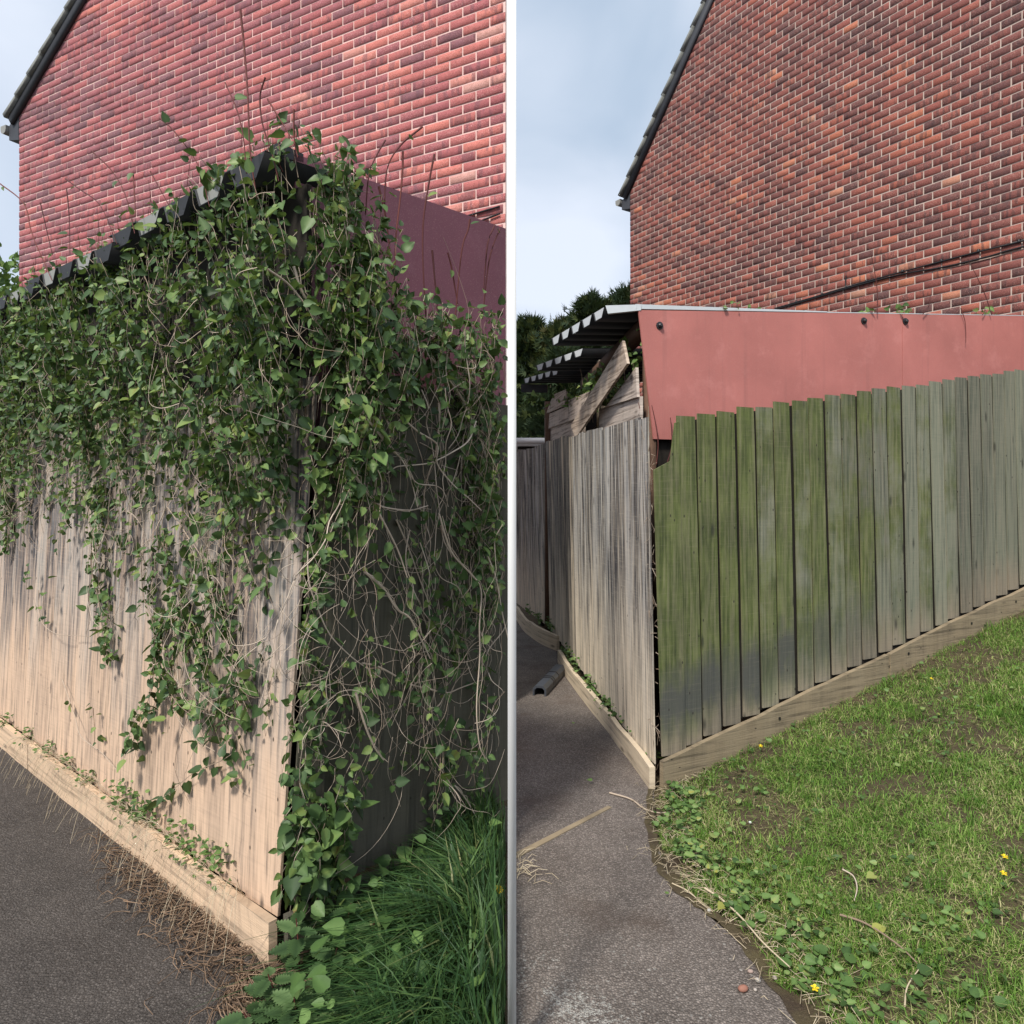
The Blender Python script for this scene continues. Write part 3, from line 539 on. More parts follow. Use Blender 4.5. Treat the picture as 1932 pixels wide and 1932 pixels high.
# cleared yard
sh1 = thing('garden_shed', 'terracotta panelled shed with torn corrugated roof and broken weatherboards behind the silvered fence', 'shed', (.85, 4.6, 0), 'corrugated roof sheds')
pd = np.array((3.27, 1.22)); pd = pd / np.hypot(*pd); PC = np.array((.814, 4.60)); pn = np.array((pd[1], -pd[0]))
def ppt(s, z, o=0.): return (*(PC + pd * s + pn * o), z)
ptop = lambda s: 2.776 + .0755 * s
s1 = 2.27
for (a, b) in ((0, s1), (s1 + .006, 4.6)):
    q = [(a, ptop(a)), (b, ptop(b)), (b, 1.2), (a + (.10 if a == 0 else 0), 1.2 if a else 1.86)] if a else [(a, ptop(a)), (b, ptop(b)), (b, 1.2), (.52, 1.2), (.50, 1.95), (.112, 1.95)]
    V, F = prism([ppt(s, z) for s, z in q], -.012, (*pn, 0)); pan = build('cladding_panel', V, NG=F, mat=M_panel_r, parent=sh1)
    for (s, dz) in ([(.155, .10), (1.89, .055)] if a == 0 else [(2.30, .055)]):
        c = np.array(ppt(s, ptop(s) - dz, .0)); k = 10; ring = []
        for (r, h) in ((.026, .0), (.026, .006), (.016, .008), (.015, .020), (.009, .025)):
            ring.append([c + np.array([*pd, 0]) * r * math.cos(t) + np.array([0, 0, r * math.sin(t)]) + np.array([*pn, 0]) * h for t in np.linspace(0, 2 * math.pi, k + 1)[:-1]])
        Vb = np.array(ring).reshape(-1, 3); Qb = [[i * k + j, i * k + (j + 1) % k, (i + 1) * k + (j + 1) % k, (i + 1) * k + j] for i in range(4) for j in range(k)]
        build('fixing_bolt', Vb, NG=Qb + [[4 * k + j for j in range(k)]], mat=M_black, parent=pan)
V, F = prism([ppt(-.02, 2.782, .0), ppt(1.55, ptop(1.55) + .004), ppt(1.55, ptop(1.55) + .012), ppt(-.02, 2.812)], -.10, (*pn, 0)); build('white_flashing', V, NG=F, mat=M_lightmetal, parent=sh1)
V, F = prism([ppt(1.55, ptop(1.55) + .002), ppt(4.6, ptop(4.6) + .002), ppt(4.6, ptop(4.6) + .006), ppt(1.55, ptop(1.55) + .008)], -.10, (*pn, 0)); build('top_rail', V, NG=F, mat=M_lightmetal, parent=sh1)
V, F = prism([ppt(.05, 0, -.04), ppt(.7, 0, -.04), ppt(.7, 1.99, -.04), ppt(.05, 1.99, -.04)], -.02, (*pn, 0)); build('gap_shade', V, NG=F, mat=M_near_black, parent=sh1)  # added dark sheet standing in for the shade below the cut panel
# roof in three stepped sheets, each a little lower
inw = np.array((.92, .39)) / math.hypot(.92, .39)
corrugated(sh1, (.590, 4.585), (.299, 5.55), pd, 1.5, 2.79, 2.79, .10, 5)
corrugated(sh1, (.583, 5.90), (.2155, 6.72), pd, 1.5, 2.79, 2.79, .10, 5, .055)
corrugated(sh1, (.443, 6.88), (.115, 7.5), pd, 1.5, 2.79, 2.79, .10, 5, .05)
V, F = prism([(.596, 4.565, 2.796), (.83, 4.60, 2.812), (.83, 4.60, 2.775), (.612, 4.567, 2.745)], .03, (.2, .97, 0)); build('eave_trim', V, NG=F, mat=M_lightmetal, parent=sh1)
V, F = prism([(.095, 7.52, 2.745), (.36, 7.40, 2.72), (.36, 7.40, 2.64), (.095, 7.52, 2.66)], .03, (.3, .95, 0)); build('gutter_board', V, NG=F, mat=M_dark, parent=sh1)
SHC, SHd = np.array((.84, 4.6)), np.array((-.124, .992)); SHn = np.array((-.992, -.124))
def shp(s, z, o=0.): return (*(SHC + SHd * s + SHn * o), z)
def bar3(a, b, w, parent, name, mat, tone=.5):
    a, b = np.array(a), np.array(b); t = unit(b - a); side = unit(np.cross(t, [*SHn, 0.])); n_ = np.array([*SHn, 0.])
    V = [a + side * w * i + n_ * w * j + (b - a) * k for k in (0, 1) for i in (-.5, .5) for j in (-.5, .5)]
    o = build(name, V, BOXQ, None, mat, parent); o['tone'] = tone; return o
bar3(shp(.08, 0, -.07), shp(.08, 2.74, -.07), .07, sh1, 'corner_post', M_w_brown); bar3(shp(3.42, 0, .02), shp(3.42, 2.62, .02), .055, sh1, 'wall_post', M_w_brown); bar3(shp(1.45, 1.2, -.10), shp(1.45, 2.72, -.10), .07, sh1, 'wall_post', M_w_pale)
bar3(shp(.15, 2.70, -.06), shp(1.9, 2.57, -.06), .09, sh1, 'brace', M_w_brown)
V, F = prism([shp(.75, 0, -.9), shp(3.6, 0, -.9), shp(3.6, 2.6, -.9), shp(.75, 2.6, -.9)], -.02, (*SHn, 0)); build('inner_wall', V, NG=F, mat=M_near_black, parent=sh1)
V, F = prism([shp(3.7, 0, -.02), shp(3.7, 0, -.9), shp(3.7, 2.66, -.9), shp(3.7, 2.6, -.02)], .02, (*SHd, 0)); build('end_wall', V, NG=F, mat=M_near_black, parent=sh1)
WB = [([(1.05, 2.262), (-.02, 2.218), (-.02, 2.03), (1.05, 2.05)], .004), ([(.80, 2.245), (.36, 2.335), (.02, 2.41), (-.01, 2.215)], .022), ([(3.25, 2.47), (2.2, 2.43), (2.16, 2.575), (2.82, 2.615)], .046),
      ([(3.22, 2.30), (2.16, 2.275), (2.16, 2.42), (3.15, 2.455)], .026), ([(2.15, 2.272), (1.12, 2.25), (.985, 2.42), (2.13, 2.47)], .026), ([(3.2, 2.09), (1.6, 2.05), (1.6, 2.262), (3.19, 2.30)], .006), ([(1.76, 2.195), (1.56, 2.072), (.0, 2.43), (.11, 2.60)], .085)]
for k, (q, o_) in enumerate(WB):
    V, F = prism([shp(s, z, o_) for s, z in q], .019, (*SHn, 0)); c = np.array(V).mean(0); ob = build('weatherboard', np.array(V) - c, NG=F, mat=M_w_slant if k == 6 else M_w_shed, parent=sh1, loc=tuple(c)); ob['tone'] = .35 + .07 * k
    if k == 6: ob['label'] = 'loose weatherboard fallen slantwise across the wall'
# overgrown yard
sh2 = thing('garden_shed', 'shed with a panel coloured dark as in shade, smothered in vine, dark corrugated roof edge showing', 'shed', (-.85, 2.6, 0), 'corrugated roof sheds')
LP_C = LR_C + np.array((-.030, .048)); lpt = lambda s, z, o=0.: (*(LP_C + LR_d * s + nLR * o), z)
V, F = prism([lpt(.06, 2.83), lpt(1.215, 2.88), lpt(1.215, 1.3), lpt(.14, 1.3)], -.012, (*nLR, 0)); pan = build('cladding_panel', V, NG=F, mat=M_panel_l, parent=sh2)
c = np.array(lpt(.20, 2.73)); k = 10; ring = [[c + np.array([*LR_d, 0]) * r * math.cos(t) + np.array([0, 0, r * math.sin(t)]) + np.array([*nLR, 0]) * h for t in np.linspace(0, 2 * math.pi, k + 1)[:-1]] for r, h in ((.017, 0), (.017, .006), (.011, .008), (.010, .02))]
build('fixing_bolt', np.array(ring).reshape(-1, 3), NG=[[i * k + j, i * k + (j + 1) % k, (i + 1) * k + (j + 1) % k, (i + 1) * k + j] for i in range(3) for j in range(k)] + [[3 * k + j for j in range(k)]], mat=M_black, parent=pan)
E2 = lambda s, o=0.: LL_C + LL_d * s + nLL * o
inw2 = LR_d
a, b = E2(.02, .04), E2(1.45, .03); corrugated(sh2, a, b, inw2, .42, 2.775, 2.82, .02, 5, .075, True)
a, b = E2(1.35, .05), E2(2.7, .04); corrugated(sh2, a, b, inw2, .5, 2.765, 2.845, .02, 5, .075, True)
a, b = E2(2.5, .05), E2(4.2, .04); corrugated(sh2, a, b, inw2, .5, 2.80, 2.90, .02, 6, .075, True)
V, F = prism([(*E2(-.02, -.10), 0), (*E2(4.2, -.10), 0), (*E2(4.2, -.10), 2.77), (*E2(-.02, -.10), 2.70)], -.02, (*nLL, 0)); build('side_wall', V, NG=F, mat=M_near_black, parent=sh2)
V, F = prism([lpt(.0, 2.80), lpt(.10, 2.81), lpt(.10, 2.842), lpt(.0, 2.85)], -.2, (*nLR, 0)); build('eave_trim', V, NG=F, mat=M_dark, parent=sh2)
# ------------------------------------------------------------------ the climbing vine of the overgrown yard
def wl_(s, z, n): p = LL_C + LL_d * s + nLL * n; return np.array((p[0] + LEAN * min(z, 2.0), p[1], z))
def wr_(s, z, n): p = LR_C + LR_d * s + nLR * n; return np.array((p[0] + lean_r(s) * min(z, 2.0), p[1], z))
vine = thing('climbing_vine', 'huge leafy vine with pale woody stems smothering the shed and fence corner', 'vine', (-.8, 2.4, 0))
DENSE = [[4.174, 2.86], [2.694, 2.78], [1.759, 2.72], [1.0, 2.66], [.474, 2.68], [.16, 2.74], [.006, 2.70], [-.06, 2.3], [.017, 1.84], [.093, 1.656], [.234, 1.659], [.613, 1.78], [1.109, 1.85], [1.952, 1.98], [2.781, 1.92], [4.1, 1.80]]
MID = [[4.1, 2.0], [1.952, 2.05], [1.109, 1.909], [.527, 1.809], [.093, 1.70], [-.028, 1.472], [-.009, 1.105], [.055, .817], [.3, .747], [.632, .721], [.969, 1.023], [1.254, 1.429], [1.643, 1.521], [2.251, 1.6], [3.074, 1.5], [3.9, 1.344]]
TOPR = [[-.078, 2.703], [.023, 2.60], [.173, 2.42], [.385, 2.33], [.616, 2.324], [.98, 2.337], [1.05, 2.007], [.781, 1.943], [.646, 2.02], [.408, 2.078], [.202, 2.071], [.064, 2.034], [-.035, 1.912]]
RIGHT = [[.712, 1.982], [1.02, 2.007], [1.08, 1.15], [.915, 1.25], [.776, 1.669]]
SPARSE = [[-.035, 1.912], [.781, 1.943], [1.036, 1.43], [1.073, .448], [.621, .391], [.009, .579]]
CORNER = [[-.06, .62], [.16, .56], [.20, .10], [.03, .10], [-.05, .279]]
LP, LT, LN, LS, LTO = [], [], [], [], []        # leaves: place, tip direction, normal, size, tone
tw = Bag(); fine = Bag()
NL, NR = np.array([*nLL, .0]), np.array([*nLR, .0]); DLL, DLR = np.array([*dLL, 0.]), np.array([*dLR, 0.])
SUNV = np.array(SUN_TO)
def leaf(p, out, size, droop=.6, tone=None):
    side = np.array([*rng.normal(0, 1, 3)]); tip = unit(side * .9 + np.array([0, 0, -droop * .75]) + out * .3)
    LP.append(p + tip * size * .25); LT.append(tip); LN.append(unit(out * .75 + np.array([0, 0, .65]) + rng.normal(0, .5, 3))); LS.append(size); LTO.append(np.clip(rng.beta(2, 2) * .97 + (.03 if rng.random() < .04 else 0) if tone is None else tone, 0, 1))
def strand(pts, out, every, size, bare=0., r=.0016, droop=.6, tone=None, bag=None, st=None):
    P = cat_rom(pts, 4)
    if (P[:, 0] > -.0085 * P[:, 1]).any(): return
    V, Q = tube(P, r, r * .5, 3); (bag or tw).add(V, Q, tone=rng.uniform(.1, .9) if st is None else st)
    L = np.concatenate([[0], np.cumsum(np.linalg.norm(np.diff(P, axis=0), axis=1))]); s = L[-1] * bare
    while s < L[-1]:
        p = np.array([np.interp(s, L, P[:, i]) for i in range(3)])
        for _ in range(2 if rng.random() < .6 else 1): leaf(p + rng.normal(0, .008, 3), out, size * float(np.clip(rng.lognormal(-.22, .34), .4, 1.7)), droop, tone)
        s += every * rng.uniform(.6, 1.5)
def hang(poly, W_, out, along, n, nlo, nhi, length, every, size, bare=0., stems=.0016):
    for s, z in in_poly_points(poly, n):
        o = rng.uniform(nlo, nhi); m = 5; l = rng.uniform(*length); pts = []; ds = rng.normal(0, .10); curl = rng.normal(0, .08)
        for k in range(m):
            f = k / (m - 1); pts.append(W_(s + (ds * f + curl * f * f) * l * 2 + rng.normal(0, .012), z - l * f * (.9 + .1 * rng.random()) + .06 * (1 - f), max(.012, o * (1 - .35 * f) + rng.normal(0, .012))))
        strand(pts, out, every, size, bare, stems)
hang(DENSE, wl_, NL, DLL, 560, .02, .24, (.12, .36), .033, .040)
hang(MID, wl_, NL, DLL, 125, .02, .12, (.12, .40), .042, .040)
hang(TOPR, wr_, NR, DLR, 150, .02, .20, (.12, .32), .036, .038)
hang([[-.08, 2.7], [.12, 2.62], [.30, 2.25], [.22, 1.75], [-.02, 1.62], [-.08, 2.0]], wr_, NR, DLR, 75, .05, .30, (.12, .34), .036, .040)
hang([[-.05, 2.6], [.30, 2.6], [.30, 1.75], [-.03, 1.6]], wl_, NL, DLL, 50, .08, .30, (.12, .34), .036, .040)
hang([[-.04, 1.7], [.05, 1.7], [.05, .65], [-.04, .60]], wr_, NR, DLR, 34, .015, .10, (.12, .30), .045, .036)
hang(RIGHT, wr_, NR, DLR, 70, .03, .22, (.15, .40), .045, .038)
hang(SPARSE, wr_, NR, DLR, 105, .03, .20, (.10, .32), .050, .038, .1)
hang(CORNER, wr_, NR, DLR, 34, .03, .16, (.08, .22), .040, .052)
for _ in range(110):                     # along the roof edge and at the ridge corner
    s = rng.uniform(-.05, 3.4); z = 2.76 + rng.normal(0, .03); strand([wl_(s, z - .12, .06), wl_(s + rng.normal(0, .05), z, .08), wl_(s + rng.normal(0, .10), z + rng.uniform(-.02, .10), .10)], NL, .05, .04)
for _ in range(18):
    s = rng.uniform(-.05, .16); strand([wr_(s, 2.50, .05), wr_(s + rng.normal(0, .04), 2.64, .05), wr_(s + rng.normal(0, .08), 2.74 + rng.uniform(-.03, .12), .04)], NR, .04, .036)
# bare twigs and tangles
for poly, W_, n, lo, hi in ((DENSE, wl_, 190, .03, .22), (MID, wl_, 230, .01, .12), (SPARSE, wr_, 110, .02, .2), (TOPR, wr_, 70, .05, .2), (RIGHT, wr_, 45, .05, .2)):
    for s, z in in_poly_points(poly, n):
        a = rng.normal(-1.45, .75); l = rng.uniform(.10, .5); o = rng.uniform(lo, hi); c = rng.normal(0, .7)
        pts = [W_(s + l * f * math.cos(a + c * f) + rng.normal(0, .010), z + l * f * math.sin(a + c * f) + rng.normal(0, .008), max(.01, o + .03 * math.sin(5 * f + a))) for f in np.linspace(0, 1, 6)]
        P = cat_rom(pts, 3)
        if (P[:, 0] > -.0085 * P[:, 1]).any(): continue
        V, Q = tube(P, rng.uniform(.0009, .0022), .0007, 3); fine.add(V, Q, tone=rng.uniform(.1, 1.))
def tangle(c, W_, n, r):
    for _ in range(n):
        a0 = rng.uniform(0, 6.28); rr = r * rng.uniform(.4, 1.5); e = rng.uniform(.4, 1.5); sw = rng.uniform(1.2, 3.4) * rng.choice([-1, 1]); c = (c[0] + rng.normal(0, r * .3), c[1] + rng.normal(0, r * .3)); o = rng.uniform(.05, .16)
        pts = [W_(c[0] + rr * math.cos(a0 + sw * f) * (1 - .4 * f), c[1] + rr * e * math.sin(a0 + sw * f), o + .03 * math.sin(4 * f + a0)) for f in np.linspace(0, 1, 9)]
        P = cat_rom(pts, 2)
        if (P[:, 0] > -.0085 * P[:, 1]).any(): continue
        V, Q = tube(P, .0013, .0009, 3); fine.add(V, Q, tone=rng.uniform(.4, 1.))
tangle((-.02, 1.35), wr_, 10, .10); tangle((-.02, 1.0), wr_, 8, .09); tangle((.06, .88), wr_, 11, .10); tangle((.03, 1.05), wr_, 9, .16); tangle((.12, .74), wr_, 7, .13); tangle((.55, .95), wr_, 9, .10); tangle((.45, 1.62), wl_, 20, .18); tangle((.35, 1.35), wl_, 16, .16); tangle((1.2, 1.75), wl_, 14, .2); tangle((.76, 1.0), wr_, 10, .12)
def wander(W_, s, z, o, length, r, kink, tone, fork=.5, out=None):
    """a long kinked hanging stem, forking now and then"""
    a = rng.normal(-1.45, .35); n = max(4, int(length / .07)); pts = []
    for k in range(n):
        pts.append(W_(s, max(.03, z), max(.012, o))); a += rng.normal((-1.5 - a) * .12, kink); s += .07 * math.cos(a); z += .07 * math.sin(a); o += rng.normal(0, .012)
        if k > 2 and rng.random() < fork * .18 and r > .0012: wander(W_, s, z, o, length * .4, r * .55, kink * 1.3, tone, 0, out)
    P = cat_rom(np.array(pts) + rng.normal(0, .003, (len(pts), 3)), 3)
    if (P[:, 0] > -.0085 * P[:, 1]).any(): return
    V, Q = tube(P, r * 1.15, r * .4, 4); fine.add(V, Q, tone=np.clip(tone + np.repeat(rng.normal(0, .18, len(P)), 4), 0, 1))
    for _ in range(int(length * 5)): leaf(P[int(rng.integers(len(P)))], NR if out is None else out, .038 * rng.uniform(.5, 1.4), .5)
for _ in range(46): s0 = rng.uniform(0, .95); wander(wr_, s0, rng.uniform(1.3, 2.25), rng.uniform(.03, .22), rng.uniform(.45, 1.35), rng.choice([.0013, .0018, .0026, .004], p=[.4, .3, .2, .1]), .24, rng.uniform(.2, .95))
for _ in range(40): s0 = rng.uniform(.05, 2.6); wander(wl_, s0, rng.uniform(1.4, 2.4), rng.uniform(.03, .16), rng.uniform(.3, .9), rng.choice([.0011, .0016, .0026], p=[.5, .35, .15]), .26, rng.uniform(.2, .9), .4, NL)
sh_ = Bag()
for _ in range(40):                     # bare shoots standing up along the roof edge and ridge
    s = rng.uniform(-.05, 3.2); hgt = rng.uniform(.08, .38); dr = rng.normal(0, .25); z0 = 2.72 + .02 * s; P = cat_rom([wl_(s + dr * hgt * f + rng.normal(0, .006), z0 + hgt * f, .07) for f in (0, .3, .6, 1)], 3); V, Q = tube(P, .0026, .0010, 3); sh_.add(V, Q, tone=rng.random())
    if rng.random() < .6: leaf(P[-3], NL, rng.uniform(.02, .04), -.2)
STEMS_R = [[[-.165,2.344],[-.134,2.275],[-.091,2.227],[-.057,2.186],[-.013,2.144],[.025,2.102],[.057,2.065],[.092,2.03],[.122,1.946],[.112,1.868],[.149,1.793],[.208,1.718],[.236,1.679]],[[-.311,2.288],[-.223,2.265],[-.162,2.225],[-.119,2.189],[-.03,2.114]],[[.03,2.336],[.111,2.293],[.191,2.246],[.218,2.166],[.257,2.093],[.327,1.991],[.357,1.899]],[[.028,1.988],[.13,1.933],[.254,1.891],[.376,1.831],[.485,1.787],[.497,1.713],[.592,1.635],[.692,1.578],[.773,1.527]],[[-.039,1.961],[.015,1.886],[.103,1.82],[.187,1.766],[.265,1.718],[.316,1.655],[.362,1.547]],[[.097,2.107],[.179,2.166],[.329,2.201],[.476,2.186],[.588,2.145],[.659,2.102]],[[.338,2.192],[.443,2.148],[.58,2.07],[.702,1.988],[.761,1.916],[.842,1.83],[.9,1.701],[.956,1.6],[.992,1.569]],[[.756,1.898],[.703,1.815],[.609,1.764],[.497,1.719],[.388,1.705],[.307,1.697],[.249,1.67]],[[.014,1.686],[.083,1.615],[.162,1.559],[.253,1.542],[.363,1.536],[.462,1.551]],[[.119,1.544],[.189,1.461],[.246,1.385],[.294,1.296]],[[.38,1.497],[.461,1.376],[.525,1.259],[.592,1.137],[.654,.984]],[[-.089,1.429],[-.068,1.312],[-.023,1.219],[.043,1.112],[.132,1.028],[.212,.968],[.308,.902]],[[.137,1.324],[.238,1.253],[.313,1.17],[.384,1.129],[.448,1.043],[.508,.955]],[[.839,1.331],[.904,1.225],[.954,1.083],[1.019,.927],[1.048,.825],[1.05,.63],[1.019,.443],[.996,.326]],[[.492,1.521],[.576,1.37],[.7,1.273],[.774,1.2],[.769,1.055],[.766,.923],[.727,.731],[.742,.578],[.781,.507]],[[.223,.975],[.291,.953],[.377,.905],[.451,.858],[.567,.813],[.69,.77],[.79,.768],[.951,.766]],[[.717,.386],[.784,.311],[.852,.211],[.927,.091],[.95,.02]],[[1.044,1.072],[1.013,.991],[.925,.923],[.877,.856]],[[.131,.901],[.183,.781],[.236,.684],[.285,.623]]]
STEMS_L = [[[2.19,.587],[1.937,.441],[1.768,.378],[1.538,.341],[1.399,.288]],[[1.071,.826],[.884,.772],[.712,.703],[.549,.647],[.415,.623]],[[.873,1.541],[.732,1.429],[.598,1.313],[.659,1.151],[.687,1.035],[.659,.938],[.533,.862],[.33,.793],[.229,.784]],[[.844,.998],[.853,.897],[.773,.792],[.631,.747],[.408,.751]],[[2.658,1.03],[2.606,.92],[2.402,.864],[2.174,.839],[1.971,.856],[1.782,.875]],[[3.6,2.5],[3.5,2.4],[3.52,2.25],[3.55,2.15]],[[.709,2.74],[.525,2.65],[.386,2.531],[.312,2.395]]]
LEAFY_L = [[[.287,.651],[.397,.587],[.594,.494],[.786,.366],[1.001,.229],[1.15,.18]],[[1.774,1.681],[1.805,1.274],[1.663,1.071],[1.565,.898],[1.481,.794]],[[1.154,1.336],[1.096,1.15],[.969,1.023],[.952,.749],[1.114,.577],[1.173,.42]],[[1.035,1.436],[.897,1.213],[.631,1.021],[.477,.855],[.303,.767]],[[.574,1.24],[.427,1.089],[.327,.941],[.198,.827]],[[.831,1.107],[.955,.932],[.731,.767],[.5,.726]],[[3.417,1.53],[3.319,1.358],[3.367,1.218]],[[2.268,1.688],[2.199,1.542],[2.205,1.367]],[[2.75,1.187],[2.739,1.14],[2.735,1.03]],[[.295,.709],[.226,.626],[.271,.537]],[[1.637,.547],[1.594,.424],[1.598,.371]]]
SHOOT_L = [[[.179,3.332],[.153,3.167],[.088,2.972],[.045,2.771],[.017,2.6]],[[.295,3.115],[.198,2.982],[.105,2.846],[.07,2.70]],[[-.05,2.987],[-.017,2.935],[-.034,2.838],[-.077,2.734],[-.1,2.633]],[[-.067,2.908],[-.18,2.745]],[[-.20,2.833],[-.19,2.743],[-.2,2.684]],[[.773,3.134],[.639,3.035],[.503,2.87],[.396,2.68]],[[1.523,3.235],[1.341,3.094],[1.219,2.949],[1.018,2.72]],[[3.136,3.55],[2.738,3.32],[2.447,3.06],[2.223,2.76]],[[2.015,3.257],[1.711,3.108],[1.47,2.966],[1.31,2.75]],[[1.999,3.202],[1.897,3.008],[1.821,2.8]],[[.859,2.942],[.71,2.75]],[[2.311,3.2],[2.223,2.9]],[[1.131,3.032],[1.018,2.8]]]
SHOOT_R = [[[.294,2.93],[.234,2.849],[.176,2.75],[.153,2.6]],[[.501,3.056],[.382,2.942],[.294,2.81],[.258,2.6]],[[.4,2.928],[.397,2.844],[.369,2.711],[.331,2.578],[.311,2.4]],[[.576,2.973],[.556,2.854],[.528,2.695],[.514,2.52],[.509,2.3]],[[.811,2.775],[.804,2.727],[.773,2.627],[.733,2.3]],[[.687,2.606],[.717,2.546],[.763,2.4]],[[.585,2.591],[.599,2.452],[.613,2.25]],[[1.0,2.80],[.94,2.698],[.93,2.5]],[[1.05,2.80],[.98,2.70],[.949,2.60],[.936,2.4]],[[.234,2.73],[.27,2.621],[.294,2.45]]]
def stem_part(pts, W_, n0, r, mat, tone, leaves=0, out=None, kk=4, both=False):
    P = cat_rom([W_(s, z, n0 + .02 * math.sin(7 * s + 5 * z)) for s, z in pts], 5); V, Q = tube(P, r, r * .55, kk); o = build('stem', V, Q, None, mat, vine, True, {'tone': np.full(len(V), tone)})
    for _ in range(leaves):
        i = int(rng.integers(len(P))); leaf(P[i], out, rng.uniform(.03, .05), .4)
    return P
for k, q in enumerate(STEMS_R):
    P = stem_part(q, wr_, .06 + .035 * (k % 5), (.0052, .0036, .0042, .0044, .0036, .003)[k % 6], M_stem, rng.uniform(.5, 1), 4, NR, 5)
    if k % 2 == 0:
        V, Q = tube(P + rng.normal(0, .004, P.shape) + np.array([.012, 0, -.006]), .0018, .001, 3); fine.add(V, Q, tone=.8)
for k, q in enumerate(STEMS_L): stem_part(q, wl_, .05 + .02 * (k % 3), .0026, M_stem, rng.uniform(.35, .9), 2, NL, 4)
for k, q in enumerate(LEAFY_L):
    strand([wl_(s, z, .05 + .02 * (k % 3)) for s, z in q], NL, .034 if k else .05, .038 if k else .052, 0, .0022, .5, .25 if k == 0 else None, st=.15)
    if 0 < k < 7:
        for _ in range(3): strand([wl_(s + rng.normal(0, .04), z + rng.normal(0, .03), .04 + .03 * rng.random()) for s, z in q], NL, .036, .038, 0, .0016, .5, st=.3)
for k, q in enumerate(SHOOT_L): stem_part([(s, z) for s, z in q], lambda s, z, n: wl_(s, z, n) - np.array([LEAN * min(z, 2.), 0, 0]), .06, .0042 if k in (0, 7) else .0032, M_shoot, rng.random(), 2 if k else 1, NL, 4)
for k, q in enumerate(SHOOT_R): stem_part([(s, z) for s, z in q], wr_, .05, .0042, M_shoot, rng.random(), 1, NR, 4)
LP, LT, LN, LS, LTO = map(np.array, (LP, LT, LN, LS, LTO))
keep = LP[:, 0] < -.008 * LP[:, 1] - LS * .35; LP, LT, LN, LS, LTO = LP[keep], LT[keep], LN[keep], LS[keep], LTO[keep]
R_, _ = frames(LP, LT, LN, LS, .95)
rank = np.argsort(-(LS / np.linalg.norm(LP - np.array([0, 0, 1.6]), axis=1)) * np.where(LP[:, 1] > 0, 1, 0)); big = rank[:300]; rest = rank[300:]
leaf_parts('leaf', R_, LP, LEAF_V, LEAF_QQ, LEAF_T, LTO, M_vine, vine, big)
V, Q, T, A = join_leaves(R_[rest], LP[rest], LEAF_V, LEAF_QQ, LEAF_T, LTO[rest]); kind(build('foliage', V, Q, T, M_vine, vine, attrs={'tone': A}), 'stuff')
kind(sh_.make('bare_shoots', M_shoot, vine), 'stuff'); kind(tw.make('twigs', M_stem, vine), 'stuff'); kind(fine.make('tangled_twigs', M_stem, vine), 'stuff')

# ------------------------------------------------------------------ grass, herbs, litter
def blades(x, y, z, h, w, lean, tone, name, mat, a=None):
    n = len(x); a = rng.uniform(0, 2 * math.pi, n) if a is None else a; b = rng.uniform(0, 2 * math.pi, n); d = np.stack([np.cos(a), np.sin(a)], -1); sd = np.stack([np.cos(b), np.sin(b)], -1) * w[:, None] / 2
    P = np.stack([x, y, z], -1); V = np.zeros((n, 5, 3)); mid = P.copy(); mid[:, :2] += d * (h * lean * .35)[:, None]; mid[:, 2] += h * .6 * np.sqrt(np.clip(1 - (lean * .5) ** 2, .1, 1)); tip = P.copy(); tip[:, :2] += d * (h * lean)[:, None]; tip[:, 2] += h * np.clip(1 - lean * .55, .08, 1)
    V[:, 0] = P; V[:, 1] = P; V[:, 0, :2] -= sd; V[:, 1, :2] += sd; V[:, 2] = mid; V[:, 3] = mid; V[:, 2, :2] -= sd * .8; V[:, 3, :2] += sd * .8; V[:, 4] = tip
    o = (np.arange(n) * 5)[:, None]; Q = np.array([[0, 1, 3, 2]]) + o; T = np.array([[2, 3, 4]]) + o
    return kind(build(name, V.reshape(-1, 3), Q, T, mat, attrs={'tone': np.repeat(tone, 5)}), 'stuff')
# mown lawn: short blades and flattened clippings on the climbing ground
def lawn_left_edge(y): return np.interp(y, [1.5, 2.0, 2.19, 2.54, 2.8, 3.04, 3.4, 3.84, 3.9], [1.0, .93, .90, .85, .745, .68, .70, .80, .86])
def in_lawn(x, y):
    f = (x - .80) * dRR[1] - (y - 3.865) * dRR[0]           # in front of the fence when positive
    return (x > lawn_left_edge(y) + (vnoise(y * 9, x * 0, 8) - .5) * .10) & (f > .01) & (np.abs(x / y) < 1.05)
def scatter(n, xr, yr, power=1.0):
    y = yr[0] + (yr[1] - yr[0]) * rng.random(n) ** power; x = rng.uniform(*xr, n); m = in_lawn(x, y); return x[m], y[m]
x, y = scatter(330000, (.6, 4.7), (1.8, 5.7), 1.5)
dens = vnoise(x * 4.2, y * 4.2, 21) * .6 + vnoise(x * 11, y * 11, 22) * .4; bare = np.clip(((x - .80) * dRR[1] - (y - 3.865) * dRR[0]) / .30, 0, 1)
m = rng.random(len(x)) < np.clip((dens - .30) * 3.0, .10, 1) * (.45 + .55 * bare); x, y, dens = x[m], y[m], dens[m]; n = len(x)
lush = np.clip((vnoise(x * 2.1 + 3, y * 2.1, 23) - .45) * 3.5, 0, 1) * np.clip((2.9 - y) * .8 + .4, .1, 1); tone = np.clip(rng.beta(2, 2.4, n) * .9 + (vnoise(x * 3, y * 3, 24) - .5) * .35 + .05, 0, 1); tone = np.where(lush > .5, np.clip(tone * .75, .1, .58), tone)
h = rng.uniform(.018, .055, n) * (1 + lush * 1.3) * (.7 + .7 * vnoise(x * 14, y * 14, 77)); lean = np.clip(rng.normal(.95, .4, n) - lush * .35, .15, 1.7); blades(x, y, gz(x) - .012, h, rng.uniform(.0020, .0038, n), lean, tone, 'lawn_grass', M_grass_r)
